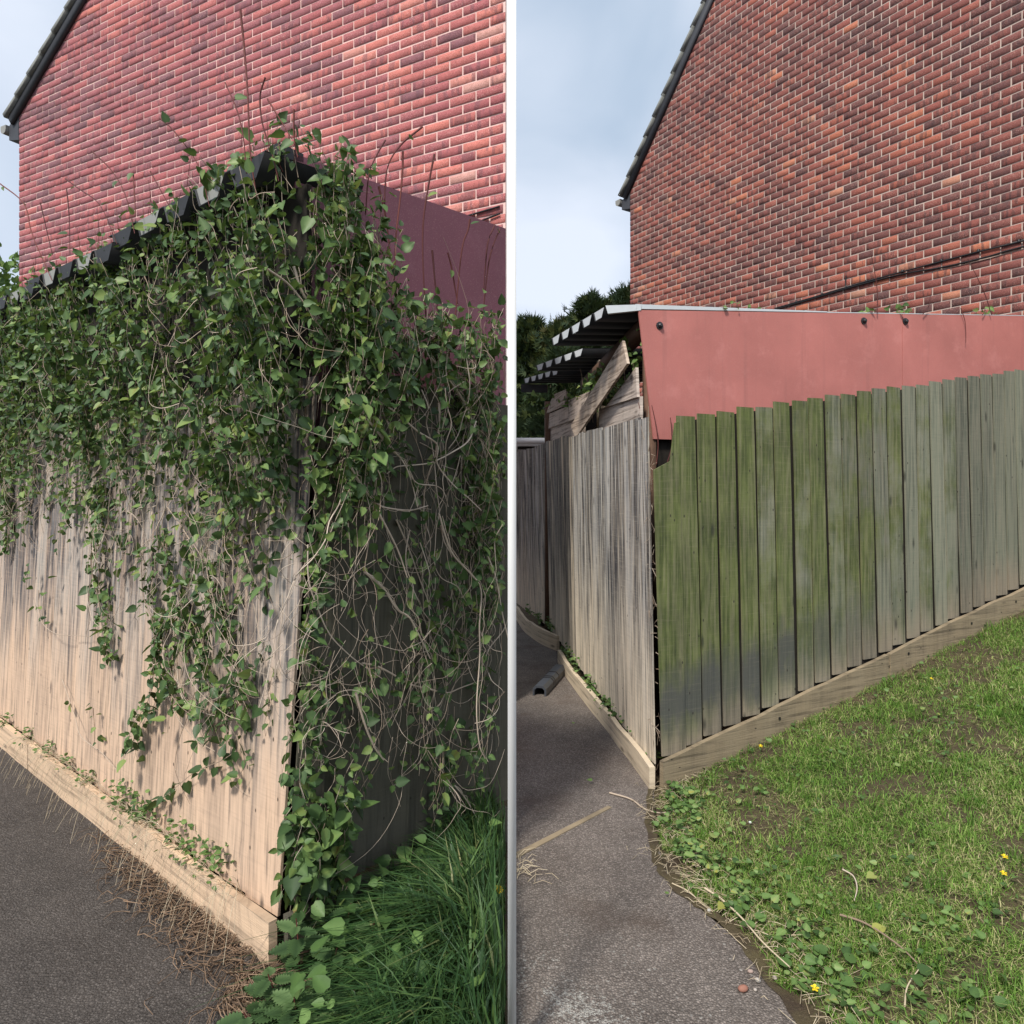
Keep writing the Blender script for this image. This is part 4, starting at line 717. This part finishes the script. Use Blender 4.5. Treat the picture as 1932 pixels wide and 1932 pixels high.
cn = 170; cxx, cyy = scatter(600, (.8, 4.0), (1.95, 5.2), 1.6); cxx, cyy = cxx[:cn], cyy[:cn]; cn = len(cxx); k = rng.integers(14, 50, cn); x = np.repeat(cxx, k) + rng.normal(0, .022, k.sum()); y = np.repeat(cyy, k) + rng.normal(0, .022, k.sum()); hs = np.repeat(rng.uniform(.045, .11, cn), k); m = in_lawn(x, y); x, y, hs = x[m], y[m], hs[m]; n = len(x)
blades(x, y, gz(x) - .012, hs * rng.uniform(.5, 1.1, n), rng.uniform(.0022, .004, n), np.clip(rng.normal(.6, .35, n), .05, 1.4), np.clip(rng.beta(2, 3, n) * .75, 0, .62), 'grass_tufts', M_grass_r)
x, y = scatter(40000, (.6, 4.2), (1.9, 5.6), 1.6); n = len(x); m = vnoise(x * 5, y * 5, 31) > .34; x, y = x[m], y[m]; n = len(x)      # flat straw-coloured clippings
blades(x, y, gz(x) + rng.uniform(.0, .015, n), rng.uniform(.012, .05, n) * .35, rng.uniform(.0015, .003, n), rng.uniform(2.2, 5., n), rng.choice([.2, .5, .72, .85, .95], n, p=[.15, .2, .25, .25, .15]), 'grass_clippings', M_grass_r)
def herbs(x, y, z, size, tone, name, up=.75, mat=None):
    n = len(x); pos = np.stack([x, y, z], -1); a = rng.uniform(0, 6.28, n); tip = np.stack([np.cos(a), np.sin(a), rng.uniform(-.1, .5, n)], -1); nr = np.stack([rng.normal(0, .4, n), rng.normal(0, .4, n) - .25, np.full(n, up)], -1)
    R, _ = frames(pos, tip, unit(nr), size, 1.0); V, Q, T, A = join_leaves(R, pos, LEAF_V, LEAF_QQ, LEAF_T, tone); return kind(build(name, V, Q, T, mat or M_herb, attrs={'tone': A}), 'stuff')
x, y = scatter(3200, (.6, 4.2), (1.9, 5.4), 1.7); m = vnoise(x * 3.3, y * 3.3, 41) > .42; x, y = x[m], y[m]; n = len(x)
herbs(x, y, gz(x) + rng.uniform(.004, .03, n), rng.uniform(.012, .032, n), rng.beta(2, 2, n), 'lawn_weeds')
# leafy weeds along the lawn edge by the path and the fence corner
E = []
for cx, cy, rr, k in ((.80, 3.45, .11, 90), (.88, 3.62, .09, 70), (.78, 3.15, .07, 70), (.86, 3.0, .08, 40), (.86, 2.75, .07, 35), (.84, 3.76, .05, 30), (.97, 2.85, .10, 30), (1.0, 2.45, .08, 22), (.98, 2.25, .08, 22)):
    a = rng.uniform(0, 6.28, k); r = rr * np.sqrt(rng.random(k)); E.append(np.stack([cx + r * np.cos(a), cy + r * np.sin(a) * 1.3, .01 + rng.random(k) * .075 * (1 - r / rr * .6)], -1))
E = np.vstack(E); herbs(E[:, 0], E[:, 1], E[:, 2] + gz(E[:, 0]), rng.uniform(.016, .036, len(E)), np.clip(rng.beta(2.4, 1.8, len(E)), 0, .97), 'edge_weeds')
k = 230; x = rng.uniform(.84, 1.45, k); y = rng.uniform(1.98, 2.75, k); m = in_lawn(x, y) & (x < .95 + (2.75 - y) * .65 + rng.normal(0, .1, k)); x, y = x[m], y[m]; n = len(x)
herbs(x, y, gz(x) + rng.uniform(.012, .045, n), rng.uniform(.018, .042, n), np.clip(rng.beta(1.8, 2., n), 0, .93), 'cut_leaves', .9)
# straw and twig litter on soil
lit = Bag()
for _ in range(560):
    y0 = rng.uniform(2.0, 3.95); x0 = float(lawn_left_edge(y0)) + rng.normal(.05, .07); a = rng.uniform(0, 6.28); l = rng.uniform(.02, .10); P = [(x0 + l * f * math.cos(a + .6 * f), y0 + l * f * math.sin(a + .6 * f), float(gz(x0)) + .012 + .012 * math.sin(3 * f)) for f in (0, .5, 1)]
    V, Q = tube(P, rng.uniform(.0006, .0014), None, 3); lit.add(V, Q, tone=rng.random())
for _ in range(26):
    x0 = rng.uniform(.0, .35) ** 2 + .02; y0 = rng.normal(3.02, .06) + x0 * .2; a = rng.normal(.3, .9); l = rng.uniform(.03, .10); P = [(max(.01, x0 + l * f * math.cos(a)), y0 + l * f * math.sin(a), .008 + .015 * math.sin(3 * f)) for f in (0, .5, 1)]
    V, Q = tube(P, .0012, None, 3); lit.add(V, Q, tone=rng.uniform(.3, 1))
kind(lit.make('straw_litter', M_straw), 'stuff')
# weeds in the trough between base boards and the silvered fence, and in the dark corner gap
E = []
for x0, y0, z0, k, sp in [(.60 + .0, 5.45, .10, 60, .10), (.66, 4.95, .10, 50, .08), (.53, 6.1, .12, 40, .12), (.50, 6.6, .12, 40, .12), (.73, 4.55, .09, 40, .08), (.40, 7.55, .16, 60, .1), (.30, 7.95, .17, 60, .1), (.20, 8.5, .17, 40, .1), (.785, 4.05, .06, 30, .04)]:
    E.append(np.stack([x0 + rng.normal(0, .018, k), y0 + rng.normal(0, sp * 1.6, k), z0 + rng.random(k) * .075], -1))
E = np.vstack(E); herbs(E[:, 0], E[:, 1], E[:, 2], rng.uniform(.018, .04, len(E)), rng.beta(1.6, 2.2, len(E)), 'trough_weeds')
# overgrown side: long grass, weeds in the trough, dead stalks at the foot of the corner
def in_front_r(x, y): return ((x + .80) * dLR[1] - (y - 2.47) * dLR[0])
x = rng.uniform(-.74, -.02, 30000); y = rng.uniform(1.75, 3.32, 30000); f = in_front_r(x, y); m = (f > .03) & (x < -.009 * y) & (x > np.interp(y, [1.7, 2.1, 2.35, 2.6], [-.36, -.38, -.44, -.70])) & (rng.random(30000) < np.clip(.35 + 1.4 * vnoise(x * 6, y * 6, 51), 0, 1)); x, y, f = x[m], y[m], f[m]; n = len(x)
h = rng.uniform(.12, .48, n) * (.6 + .7 * vnoise(x * 7, y * 7, 52)) * np.clip(.25 + 1.5 * (x + .68), .22, 1.0); lean = np.clip(rng.normal(.95, .4, n), .1, 1.7); a = rng.uniform(0, 6.28, n); room = np.clip((-.0075 * y - x) / (h * lean), -1, 1); a = np.where(np.cos(a) > room, math.pi - a, a); nb = blades(x, y, np.full(n, -.012), h, rng.uniform(.0045, .0115, n), lean, np.clip(rng.beta(2, 2.2, n), 0, 1), 'long_grass', M_grass_l, a)
k = 150; x = rng.uniform(-.62, -.05, k); y = rng.uniform(1.95, 3.2, k); m = (in_front_r(x, y) > .06) & (x < -.02 * y - .03); x, y = x[m], y[m]; n = len(x); herbs(x, y, rng.uniform(.06, .26, n), rng.uniform(.03, .07, n), rng.beta(2, 3, n) * .8, 'grass_weeds', .6)
E = []
for s, o, k in [(s, .022, 46) for s in (.35, .48, .6, .72, .95, 1.08, 1.2, 1.32, 1.7, 2.0, 2.3, 2.7, 3.1)]:
    p = LL_C + LL_d * s + nLL * .035; E.append(np.stack([p[0] + rng.normal(0, .04, k) * -dLL[0] + rng.normal(0, .008, k), p[1] + rng.normal(0, .04, k) * dLL[1], .13 + rng.random(k) * .11 * (1.3 if s < 1.4 else .8)], -1))
E = np.vstack(E); herbs(E[:, 0], E[:, 1], E[:, 2], rng.uniform(.014, .028, len(E)), np.clip(rng.beta(2, 2.4, len(E)), 0, .95), 'trough_herbs')
st = Bag()
for _ in range(150):                    # pale grass stems arching over the base board
    s = rng.uniform(.15, 2.6); p = LL_C + LL_d * s; l = rng.uniform(.06, .20); sd = rng.normal(0, .10); q0 = np.array([*(p + nLL * .035), .12 + rng.random() * .06]); P = [q0 + np.array([*(nLL * l * f + dLL * sd * f), .09 * math.sin(2.6 * f) - .16 * f * f * (l / .2) * 1.0]) for f in np.linspace(0, 1, 6)]
    P = [np.array([a, b, max(c, .007)]) for a, b, c in P]; V, Q = tube(cat_rom(P, 2), .0011, .0007, 3); st.add(V, Q, tone=rng.uniform(.5, 1))
kind(st.make('dry_grass_stems', M_straw), 'stuff')
rt = Bag()
for _ in range(420):
    t = rng.beta(1.2, 2.0); s = t * 1.5; p = np.array((-.795, 2.42)) + LL_d * s + nLL * (.04 + abs(rng.normal(0, .045)) * (1.9 - t)); a = rng.uniform(0, 6.28); l = rng.uniform(.04, .15)
    P = [(p[0] + l * f * math.cos(a + 1.2 * f), p[1] + l * f * math.sin(a + 1.2 * f), .006 + abs(.03 * math.sin(3 * f)) * rng.random() + .012 * rng.random()) for f in (0, .35, .7, 1)]
    V, Q = tube(P, rng.uniform(.0012, .003), .001, 3); rt.add(V, Q, tone=rng.random())
for _ in range(200):
    a0 = rng.uniform(0, 6.28); r0 = .10 * math.sqrt(rng.random()); p = np.array((-.83 + r0 * math.cos(a0) * .9, 2.28 + r0 * math.sin(a0) * 1.2)); a = rng.normal(-1.6, .8); l = rng.uniform(.08, .22); P = [(p[0] + l * f * math.cos(a + f), p[1] + l * f * math.sin(a + f), .008 + .04 * math.sin(3 * f) * rng.random() + .01) for f in (0, .35, .7, 1)]
    V, Q = tube(P, rng.uniform(.0014, .0032), .001, 3); rt.add(V, Q, tone=rng.random())
kind(rt.make('dead_stalks', M_root), 'stuff')
# nettles
def nettle(cx, cy, hgt, lean, nl, label):
    r = thing('nettle_plant', label, 'nettle', (cx, cy, 0), 'nettles at the fence corner'); P = cat_rom([(cx, cy, -.01), (cx + lean[0] * .4, cy + lean[1] * .4, hgt * .55), (cx + lean[0], cy + lean[1], hgt)], 4); V, Q = tube(P, .0035, .0018, 5); build('stem', V, Q, None, M_shoot, r, True, {'tone': np.full(len(V), .9)})
    pos, tip, nr, sz, tn = [], [], [], [], []
    for k in range(nl):
        f = (k // 2 + 1) / (nl // 2 + .3); p = P[min(len(P) - 1, int(f * (len(P) - 1)))]; a = (k // 2) * 1.57 + (k % 2) * math.pi + rng.normal(0, .3); o = np.array([math.cos(a), math.sin(a), .1 - .35 * rng.random()])
        pos.append(p + o * .012); tip.append(o); nr.append(np.array([o[0] * .25, o[1] * .25 - .25, 1.])); sz.append(rng.uniform(.06, .10) * (1.15 - .35 * f)); tn.append(rng.uniform(.1, .9))
    R, _ = frames(np.array(pos), np.array(tip), unit(np.array(nr)), np.array(sz), 1.0); leaf_parts('leaf', R, np.array(pos), NET_V, None, NET_T, np.array(tn), M_nettle, r, range(nl))
for q in [(-.70, 2.36, .22, (.0, -.04), 16, 'tallest nettle close against the fence corner'), (-.58, 2.28, .17, (.03, -.03), 16, 'broad leaved nettle in front of the tall corner nettle'), (-.72, 2.20, .14, (-.02, -.03), 16, 'low nettle spilling over the path edge'), (-.47, 2.36, .20, (.02, -.02), 14, 'nettle half hidden in the long grass'), (-.64, 2.13, .12, (.0, -.03), 16, 'lowest nettle nearest the camera beside the path'), (-.50, 2.14, .12, (.03, -.01), 14, 'short nettle among the nearest grass blades'), (-.76, 2.10, .09, (-.02, -.02), 12, 'small nettle at the very corner of the grey path'), (-.57, 2.04, .10, (.02, -.02), 12, 'nettle cut by the lower picture edge'), (-.58, 2.46, .20, (.03, -.02), 14, 'nettle standing against the shaded fence foot')]: nettle(*q)
def flower(name, label, x, y, z, r, petals, mat, group=None, stem=True):
    t = thing(name, label, 'flower', (x, y, z), group); bag = []; F = []
    for k in range(petals):
        a = 2 * math.pi * k / petals; c, s = math.cos(a), math.sin(a); w = math.pi / petals * .85; i = len(bag); tilt = .25
        bag += [(x, y - .0, z), (x + r * .7 * math.cos(a - w), y + r * .7 * math.sin(a - w) - r * .2, z + r * .3 + r * tilt * s), (x + r * c, y + r * s - r * .2, z + r * .25 + r * tilt * s), (x + r * .7 * math.cos(a + w), y + r * .7 * math.sin(a + w) - r * .2, z + r * .3 + r * tilt * s)]; F.append([i, i + 1, i + 2, i + 3])
    build('petals', bag, F, None, mat, t)
    if stem: V, Q = tube([(x, y, z - .05), (x, y, z)], .0012, None, 4); build('stem', V, Q, None, M_nettle, t, attrs={'tone': np.full(len(V), .5)})
flower('dandelion', 'yellow dandelion head in the long grass near the white divider', -.052, 2.62, .145, .022, 16, M_petal)
def lawn_uv(u, v):
    a = (u - 966) / 1350; b = (930 - v) / 1350; yv = (-.80 * LAWN_K - 1.6) / (b - LAWN_K * a); x = a * yv
    if x < .8: yv = -1.6 / b; x = a * yv
    return x, yv, float(gz(x))
for u, v, r, lab in ((1895, 1632, .013, 'yellow buttercup on the mown lawn, farther of a close pair'), (1893, 1664, .013, 'yellow buttercup on the mown lawn, nearer of a close pair'), (1757, 1290, .013, 'yellow flower in bare soil under the base board of the green fence'), (1435, 1418, .014, 'pale yellow flower against the near end of the green fence base board'), (1537, 1883, .014, 'yellow flower among cut leaves on the near lawn')):
    x, y, z = lawn_uv(u, v); flower('buttercup', lab, x, y, z + .03, r, 5, M_petal, 'yellow flowers on the mown lawn')
x, y, z = lawn_uv(1415, 1560); flower('daisy', 'tiny white daisy on the lawn beyond the path edge', x, y, z + .02, .008, 9, M_white_petal)
# cut leaves, sticks and stones lying about
def lying_leaf(u, v, size, ang, tone, label):
    x, y, z = lawn_uv(u, v); pos = np.array([[x, y, z + .028]]); tip = np.array([[math.cos(ang), math.sin(ang), .05]]); R, _ = frames(pos, tip, unit(np.array([[.1, -.35, 1.]])), np.array([size]), 1.0)
    o = build('fallen_leaf', (LEAF_V @ R[0].T), LEAF_QQ, LEAF_T, M_herb, loc=tuple(pos[0])); o['tone'] = tone; tag(o, label, 'leaf', 'cut vine leaves on the lawn')
for a in ((1487, 1840, .058, 1.9, .40, 'large pale green cut leaf at the path edge beside the pebbles'), (1650, 1770, .05, .3, .97, 'yellow cut leaf lying on the lawn above the darker leaves'), (1560, 1812, .05, 2.6, .3, 'dark cut leaf on the lawn below the yellow one'), (1600, 1830, .05, .8, .38, 'broad mid green cut leaf beside the dark one on the lawn'), (1365, 1720, .045, 4.0, .97, 'bright yellow cut leaf at the edge of the bare soil'), (1389, 1735, .048, .5, .35, 'green cut leaf touching the long cut stem'), (1455, 1722, .04, 5.4, .1, 'dark upright cut leaf on the lawn edge'), (1345, 1592, .048, 1.2, .93, 'pale yellow cut leaf on the weedy corner'), (1650, 1665, .045, 3.6, .95, 'torn yellow leaf in the middle of the lawn'), (1530, 1760, .036, 2.0, .5, 'small cut leaf between the two cut stems'), (1505, 1875, .034, 5.0, .9, 'lime leaf at the near soil edge'), (1610, 1870, .045, 3.3, .45, 'cut leaf lying lowest on the near lawn'), (1735, 1850, .05, .2, .12, 'dark leaf half buried in lush near grass'), (1690, 1455, .034, .4, .9, 'pale narrow leaf on the far lawn'), (1260, 1700, .02, 2.0, .6, 'small green scrap on the path near the soil'), (1117, 1482, .03, 2.8, .6, 'small green leaf on the path near the fence corner'), (1080, 1372, .022, .6, .7, 'small green leaf on the far part of the path')): lying_leaf(*a)
def stick(name, label, pts, r, mat, tone, lift=.02, group=None):
    P = np.array([(lambda q: (q[0], q[1], q[2] + lift))(lawn_uv(u, v)) for u, v in pts]); V, Q = tube(cat_rom(P, 5), r, r * .5, 6); o = build(name, V, Q, None, mat, smooth=True, attrs={'tone': np.full(len(V), tone)}); tag(o, label, 'stem', group)
G = 'cut vine stems'
stick('cut_stem', 'long pale green cut stem lying from the soil onto the lawn', [(1330, 1690), (1362, 1712), (1400, 1748), (1440, 1795), (1490, 1842)], .0045, M_straw, .75, .03, G)
stick('cut_stem', 'thin pale cut stem pointing at the tip of the long one', [(1268, 1672), (1300, 1688), (1325, 1712), (1345, 1726)], .0028, M_straw, .6, .012, G)
stick('cut_stem', 'brown forked cut stem lying across the near lawn', [(1585, 1742), (1625, 1755), (1660, 1775), (1700, 1805), (1730, 1835)], .0042, M_stem, .05, .03, G)
stick('cut_stem', 'bleached twig standing up in the middle of the lawn', [(1590, 1655), (1610, 1668), (1617, 1690), (1612, 1715)], .0032, M_stem, .95, .03, G)
stick('cut_stem', 'pale stalk rising from the lush grass at the lowest edge', [(1707, 1918), (1712, 1880), (1735, 1845)], .003, M_straw, .6, .03, G)
stick('cut_stem', 'curved roots lying at the foot of the fence corner', [(1150, 1500), (1190, 1512), (1215, 1530), (1245, 1538), (1290, 1532)], .005, M_stem, .6, .012, G)
for u, v, r, tn, lab in ((1402, 1873, .014, 1., 'round reddish pebble on the path edge'), (1430, 1855, .009, .1, 'small white pebble in the soil edge'), (1462, 1850, .008, .3, 'grey pebble nearest the large cut leaf'), (1338, 1722, .008, 0., 'white pebble beside the yellow leaf'), (1425, 1872, .006, .2, 'tiny pale pebble next to the reddish one'), (1416, 1838, .008, .5, 'tan pebble farthest up the soil edge')):
    x, y, z = lawn_uv(u, v); th, ph = np.meshgrid(np.linspace(0, math.pi, 7), np.linspace(0, 2 * math.pi, 11)[:-1], indexing='ij'); k = 10; rr = r * (1 + .12 * np.sin(ph * 2 + u) * np.sin(th))
    V = np.stack([rr * np.sin(th) * np.cos(ph) * 1.15, rr * np.sin(th) * np.sin(ph), rr * np.cos(th) * .75], -1).reshape(-1, 3); Q = [[i * k + j, (i + 1) * k + j, (i + 1) * k + (j + 1) % k, i * k + (j + 1) % k] for i in range(6) for j in range(k)]
    o = build('pebble', V, Q, None, M_stone, smooth=True, loc=(x, y, z + r * .7 + .004)); o['tone'] = tn; tag(o, lab, 'pebble', 'pebbles on the soil edge')
# timber edging set in the tarmac, and a piece of dark plastic gutter on the path
V, F = prism([(.012, 3.165, .002), (.49, 3.645, .002), (.505, 3.625, .002), (.012, 3.115, .002)], .006, (0, 0, 1)); c = np.array(V).mean(0); o = build('timber_edging', V - c, NG=F, mat=M_w_gravel, loc=tuple(c)); o['tone'] = .6; tag(o, 'thin weathered timber strip set flush across the path', 'edging')
pl = thing('plastic_offcut', 'dark grey plastic offcut lying on the path beside the base board', 'offcut', (.30, 6.0, 0)); a, b = np.array((.215, 5.62)), np.array((.42, 6.32)); t = (b - a) / np.hypot(*(b - a)); s_ = np.array((t[1], -t[0])); L = np.hypot(*(b - a))
prof = [(-.055, .005), (-.055, .06), (-.030, .085), (.030, .085), (.055, .06), (.055, .005), (.040, .005), (.040, .05), (.022, .068), (-.022, .068), (-.040, .05), (-.040, .005)]
V, F = prism([(*(a + s_ * w), z) for w, z in prof], L, (*t, 0)); build('channel', V, NG=F, mat=M_slate, parent=pl)
for f in (.35, .42, .62): V, F = prism([(*(a + t * L * f + s_ * w), z) for w, z in [(-.057, .03), (-.057, .063), (-.031, .089), (.031, .089), (.057, .063), (.057, .03)]], .02, (*t, 0)); build('clip', V, NG=F, mat=M_black, parent=pl)

# ------------------------------------------------------------------ regrowth on and around the terracotta panelled shed
shv = thing('shed_ivy', 'green ivy growing inside the open broken shed wall', 'ivy', (.7, 5.6, 2.2)); P0, T0, N0, S0 = [], [], [], []; ivt = Bag()
for _ in range(150):
    s = rng.uniform(.5, 2.6); z = rng.uniform(2.28, 2.52) - .0 * s; o = rng.uniform(-.16, .0); P0.append(shp(s, z, o)); T0.append((*rng.normal(0, .7, 2), -.3)); N0.append(np.array([*SHn, .5]) + rng.normal(0, .4, 3)); S0.append(rng.uniform(.03, .065))
for _ in range(130):
    s = rng.uniform(.75, 2.5); P0.append(shp(s, rng.uniform(2.44, 2.60) - .03 * (s - .75), rng.uniform(-.06, .07))); T0.append((*rng.normal(0, .7, 2), rng.uniform(-.4, .4))); N0.append(np.array([*SHn, .5]) + rng.normal(0, .4, 3)); S0.append(rng.uniform(.03, .07))
for _ in range(26): s = rng.uniform(.05, .5); P0.append(shp(s, rng.uniform(2.45, 2.70), rng.uniform(-.08, .04))); T0.append((*rng.normal(0, .7, 2), -.4)); N0.append(np.array([*SHn, .4]) + rng.normal(0, .4, 3)); S0.append(rng.uniform(.03, .06))
for _ in range(34): s = rng.uniform(2.7, 3.9); P0.append(shp(s, rng.uniform(2.5, 2.66), rng.uniform(.0, .30))); T0.append((*rng.normal(0, .7, 2), -.4)); N0.append(np.array([*SHn, .4]) + rng.normal(0, .4, 3)); S0.append(rng.uniform(.03, .07))
for _ in range(46):
    s = rng.uniform(.1, 3.2); z = rng.uniform(2.15, 2.55); o = rng.uniform(-.12, .05); a = rng.normal(1.2, .9); l = rng.uniform(.1, .35); V, Q = tube(cat_rom([shp(s + l * f * math.cos(a), z + l * f * math.sin(a) - .1 * f * f, o + .04 * f) for f in (0, .3, .6, 1)], 3), .0028, .0015, 4); ivt.add(V, Q, tone=rng.random())
P0, T0, N0, S0 = map(np.array, (P0, T0, N0, S0)); tn = np.clip(rng.beta(2, 1.6, len(P0)), 0, .9); R, _ = frames(P0, T0, unit(N0), S0); leaf_parts('leaf', R, P0, LEAF_V, LEAF_QQ, LEAF_T, tn, M_herb, shv, range(len(P0))); kind(ivt.make('stems', M_stem, shv), 'stuff')
tf = thing('panel_tufts', 'few green leaves sprouting along the top edge of the terracotta panel', 'ivy', ppt(1.5, 2.9)); P0, T0, N0, S0 = [], [], [], []; bt = Bag()
for s, k, h in ((.76, 2, .10), (.84, 3, .06), (.92, 2, .07), (.70, 3, .02), (1.95, 4, .05), (2.02, 3, .05), (2.25, 8, .08), (2.32, 9, .09), (2.4, 5, .05), (3.2, 6, .06), (3.27, 6, .07)):
    for _ in range(k): P0.append(ppt(s + rng.normal(0, .03), ptop(s) + rng.uniform(0, h), -.03 + rng.normal(0, .02))); T0.append((*rng.normal(0, .6, 2), rng.uniform(-.3, .6))); N0.append(np.array([*pn, .5]) + rng.normal(0, .4, 3)); S0.append(rng.uniform(.025, .05))
for s, z0, s2, h in ((2.0, .0, 1.95, .45), (2.46, .0, 2.55, .15), (3.2, 0, 2.95, .42), (3.1, 0, 3.12, .10), (2.86, .05, 2.93, -.22), (.12, -1.0, .10, -.62), (.2, -1.0, .24, -.7), (.05, -.98, .0, -.6)):
    q = [ppt(s + (s2 - s) * f + .02 * math.sin(4 * f), ptop(s) + z0 + (h - z0) * f, .02) for f in (0, .35, .7, 1)]; V, Q = tube(cat_rom(q, 4), .0042, .002, 4); bt.add(V, Q, tone=rng.random())
P0, T0, N0, S0 = map(np.array, (P0, T0, N0, S0)); tn = np.clip(rng.beta(2, 1.6, len(P0)), 0, .9); R, _ = frames(P0, T0, unit(N0), S0); leaf_parts('leaf', R, P0, LEAF_V, LEAF_QQ, LEAF_T, tn, M_herb, tf, range(len(P0))); kind(bt.make('shoots', M_shoot, tf), 'stuff')
gp_ = Bag(); G0 = []
for _ in range(90):                     # dead twigs crammed into the corner gap
    z = rng.uniform(.05, 2.0); p = np.array((.800 - .021 * z + rng.normal(0, .012), 3.93 + rng.uniform(.0, .06), z)); a = rng.uniform(0, 6.28); l = rng.uniform(.03, .14); V, Q = tube([p + np.array([.35 * l * f * math.cos(a), -.02 * f, l * f * math.sin(a)]) for f in (0, .5, 1)], rng.uniform(.0015, .003), .001, 3); gp_.add(V, Q, tone=rng.random())
kind(gp_.make('corner_twigs', M_stem), 'stuff')

# ------------------------------------------------------------------ trees
def conifer(label, cx, cy, h, rad, nb, seed, yellow=0.):
    """leaning feathery conifer: many upswept branches, each carrying flat forked sprays"""
    t = thing('conifer_tree', label, 'conifer', (cx, cy, 0), 'tall conifers behind the shed'); V, Q = tube([(cx, cy, 0), (cx, cy, h * .5), (cx + .1, cy, h * .97)], .16, .02, 8); build('trunk', V, Q, None, M_bark, t, True)
    r2 = np.random.default_rng(seed); pos, outd, ln, tn, br = [], [], [], [], Bag()
    for _ in range(nb):
        f = r2.random() ** .75; z = h * (.10 + .86 * f); a = r2.uniform(0, 6.28); l = rad * (min(1., (1 - f) * 1.5) ** .8 * r2.uniform(.55, 1.25) + .16); rise = r2.uniform(.25, .75) + (.9 if f > .8 else 0) * r2.random()
        g = np.linspace(0, 1, 8)[:, None]; B = np.array([cx, cy, z]) + np.concatenate([np.cos(a) * g, np.sin(a) * g, rise * g ** 1.5], 1) * l
        if r2.random() < .25: V, Q = tube(B, .012, .004, 3); br.add(V, Q)
        yl = yellow * r2.random() * (r2.random() < .5)
        for k in range(2, 8):
            for _k in range(3):
                pos.append(B[k] + r2.normal(0, .05, 3)); outd.append(np.array([math.cos(a), math.sin(a), rise * .9]) + r2.normal(0, .45, 3)); ln.append(r2.uniform(.12, .34) * (1.1 - .35 * k / 8)); tn.append(np.clip(.12 + .09 * k / 2 * r2.random() + yl * k / 7 + r2.normal(0, .08), 0, 1))
    for _ in range(7):                  # thin leading shoots above the crown
        a = r2.uniform(0, 6.28); q = np.array([cx + rad * .5 * r2.random() * math.cos(a), cy + rad * .3 * math.sin(a), h * r2.uniform(.80, .93)]); hh = r2.uniform(.45, .85); V, Q = tube([q, q + np.array([.05, 0, hh * .6]), q + np.array([.02, 0, hh])], .012, .003, 3); br.add(V, Q)
        for k in range(16): f = k / 16; ang = r2.uniform(0, 6.28); pos.append(q + np.array([.03, 0, hh * (.2 + .75 * f)])); outd.append(np.array([math.cos(ang), math.sin(ang), .9])); ln.append(.22 * (1.1 - f)); tn.append(.3 + .3 * r2.random())
    pos, outd = np.array(pos), unit(np.array(outd)); n = len(pos); side = unit(np.cross(outd, r2.normal(0, 1, (n, 3)))); L = np.array(ln)[:, None]; pts = [pos]; k = 5
    for j in range(k):
        an = (j - 2) * .5; dirv = outd * math.cos(an) + side * math.sin(an); w = np.cross(dirv, np.cross(outd, side)) * L * .075; pts += [pos + dirv * L * .35 + w, pos + dirv * L * (1 - .15 * abs(j - 2)), pos + dirv * L * .35 - w]
    P = np.stack(pts, 1); m = P.shape[1]; off = (np.arange(n) * m)[:, None]; Q = np.concatenate([np.array([[0, 1 + 3 * j, 2 + 3 * j, 3 + 3 * j]]) + off for j in range(k)])
    build('crown', P.reshape(-1, 3), Q, None, M_conifer, t, attrs={'tone': np.repeat(np.array(tn), m)}); build('branches', np.vstack(br.V), np.vstack(br.Q), None, M_bark, t)
conifer('yellowish conifer nearest the white divider', 1.15, 16.5, 5.5, 1.0, 420, 3, .9); conifer('tallest dark conifer with a feathery top, over the middle of the torn roof', 1.72, 15.2, 5.75, .95, 420, 7, .25); conifer('conifer half hidden by the brick house edge', 2.72, 16.5, 6.3, 1.1, 400, 12, .15); conifer('conifer half behind the white divider, left of the yellowish one', .42, 17.0, 5.75, .9, 380, 23, .5); conifer('low dark conifer in front of the row, behind the roof end', 1.0, 14.0, 4.3, .85, 360, 17, .3)
bs = thing('garden_shrub', 'rounded olive green shrub beside the rosy brick house corner', 'shrub', (-9.0, 12.4, 0)); V, Q = tube([(-9.0, 12.4, 0), (-9.0, 12.4, 3.8)], .12, .04, 6); build('trunk', V, Q, None, M_bark, bs, True)
n = 5000; u_ = unit(rng.normal(0, 1, (n, 3))); rr = rng.uniform(.55, 1.05, n)[:, None] * (.85 + .3 * vnoise(u_[:, 0] * 3, u_[:, 2] * 3, 4))[:, None]; pos = np.array([-9.0, 12.4, 3.6]) + u_ * rr * np.array([1.3, 1.3, 2.3]); R, _ = frames(pos, u_ + rng.normal(0, .5, (n, 3)), unit(u_ + rng.normal(0, .4, (n, 3))), rng.uniform(.08, .16, n)); V, Q, T, A = join_leaves(R, pos, LEAF_V, LEAF_QQ, LEAF_T, np.clip(rng.beta(2, 2, n), 0, .9)); build('crown', V, Q, T, M_herb, bs, attrs={'tone': A})
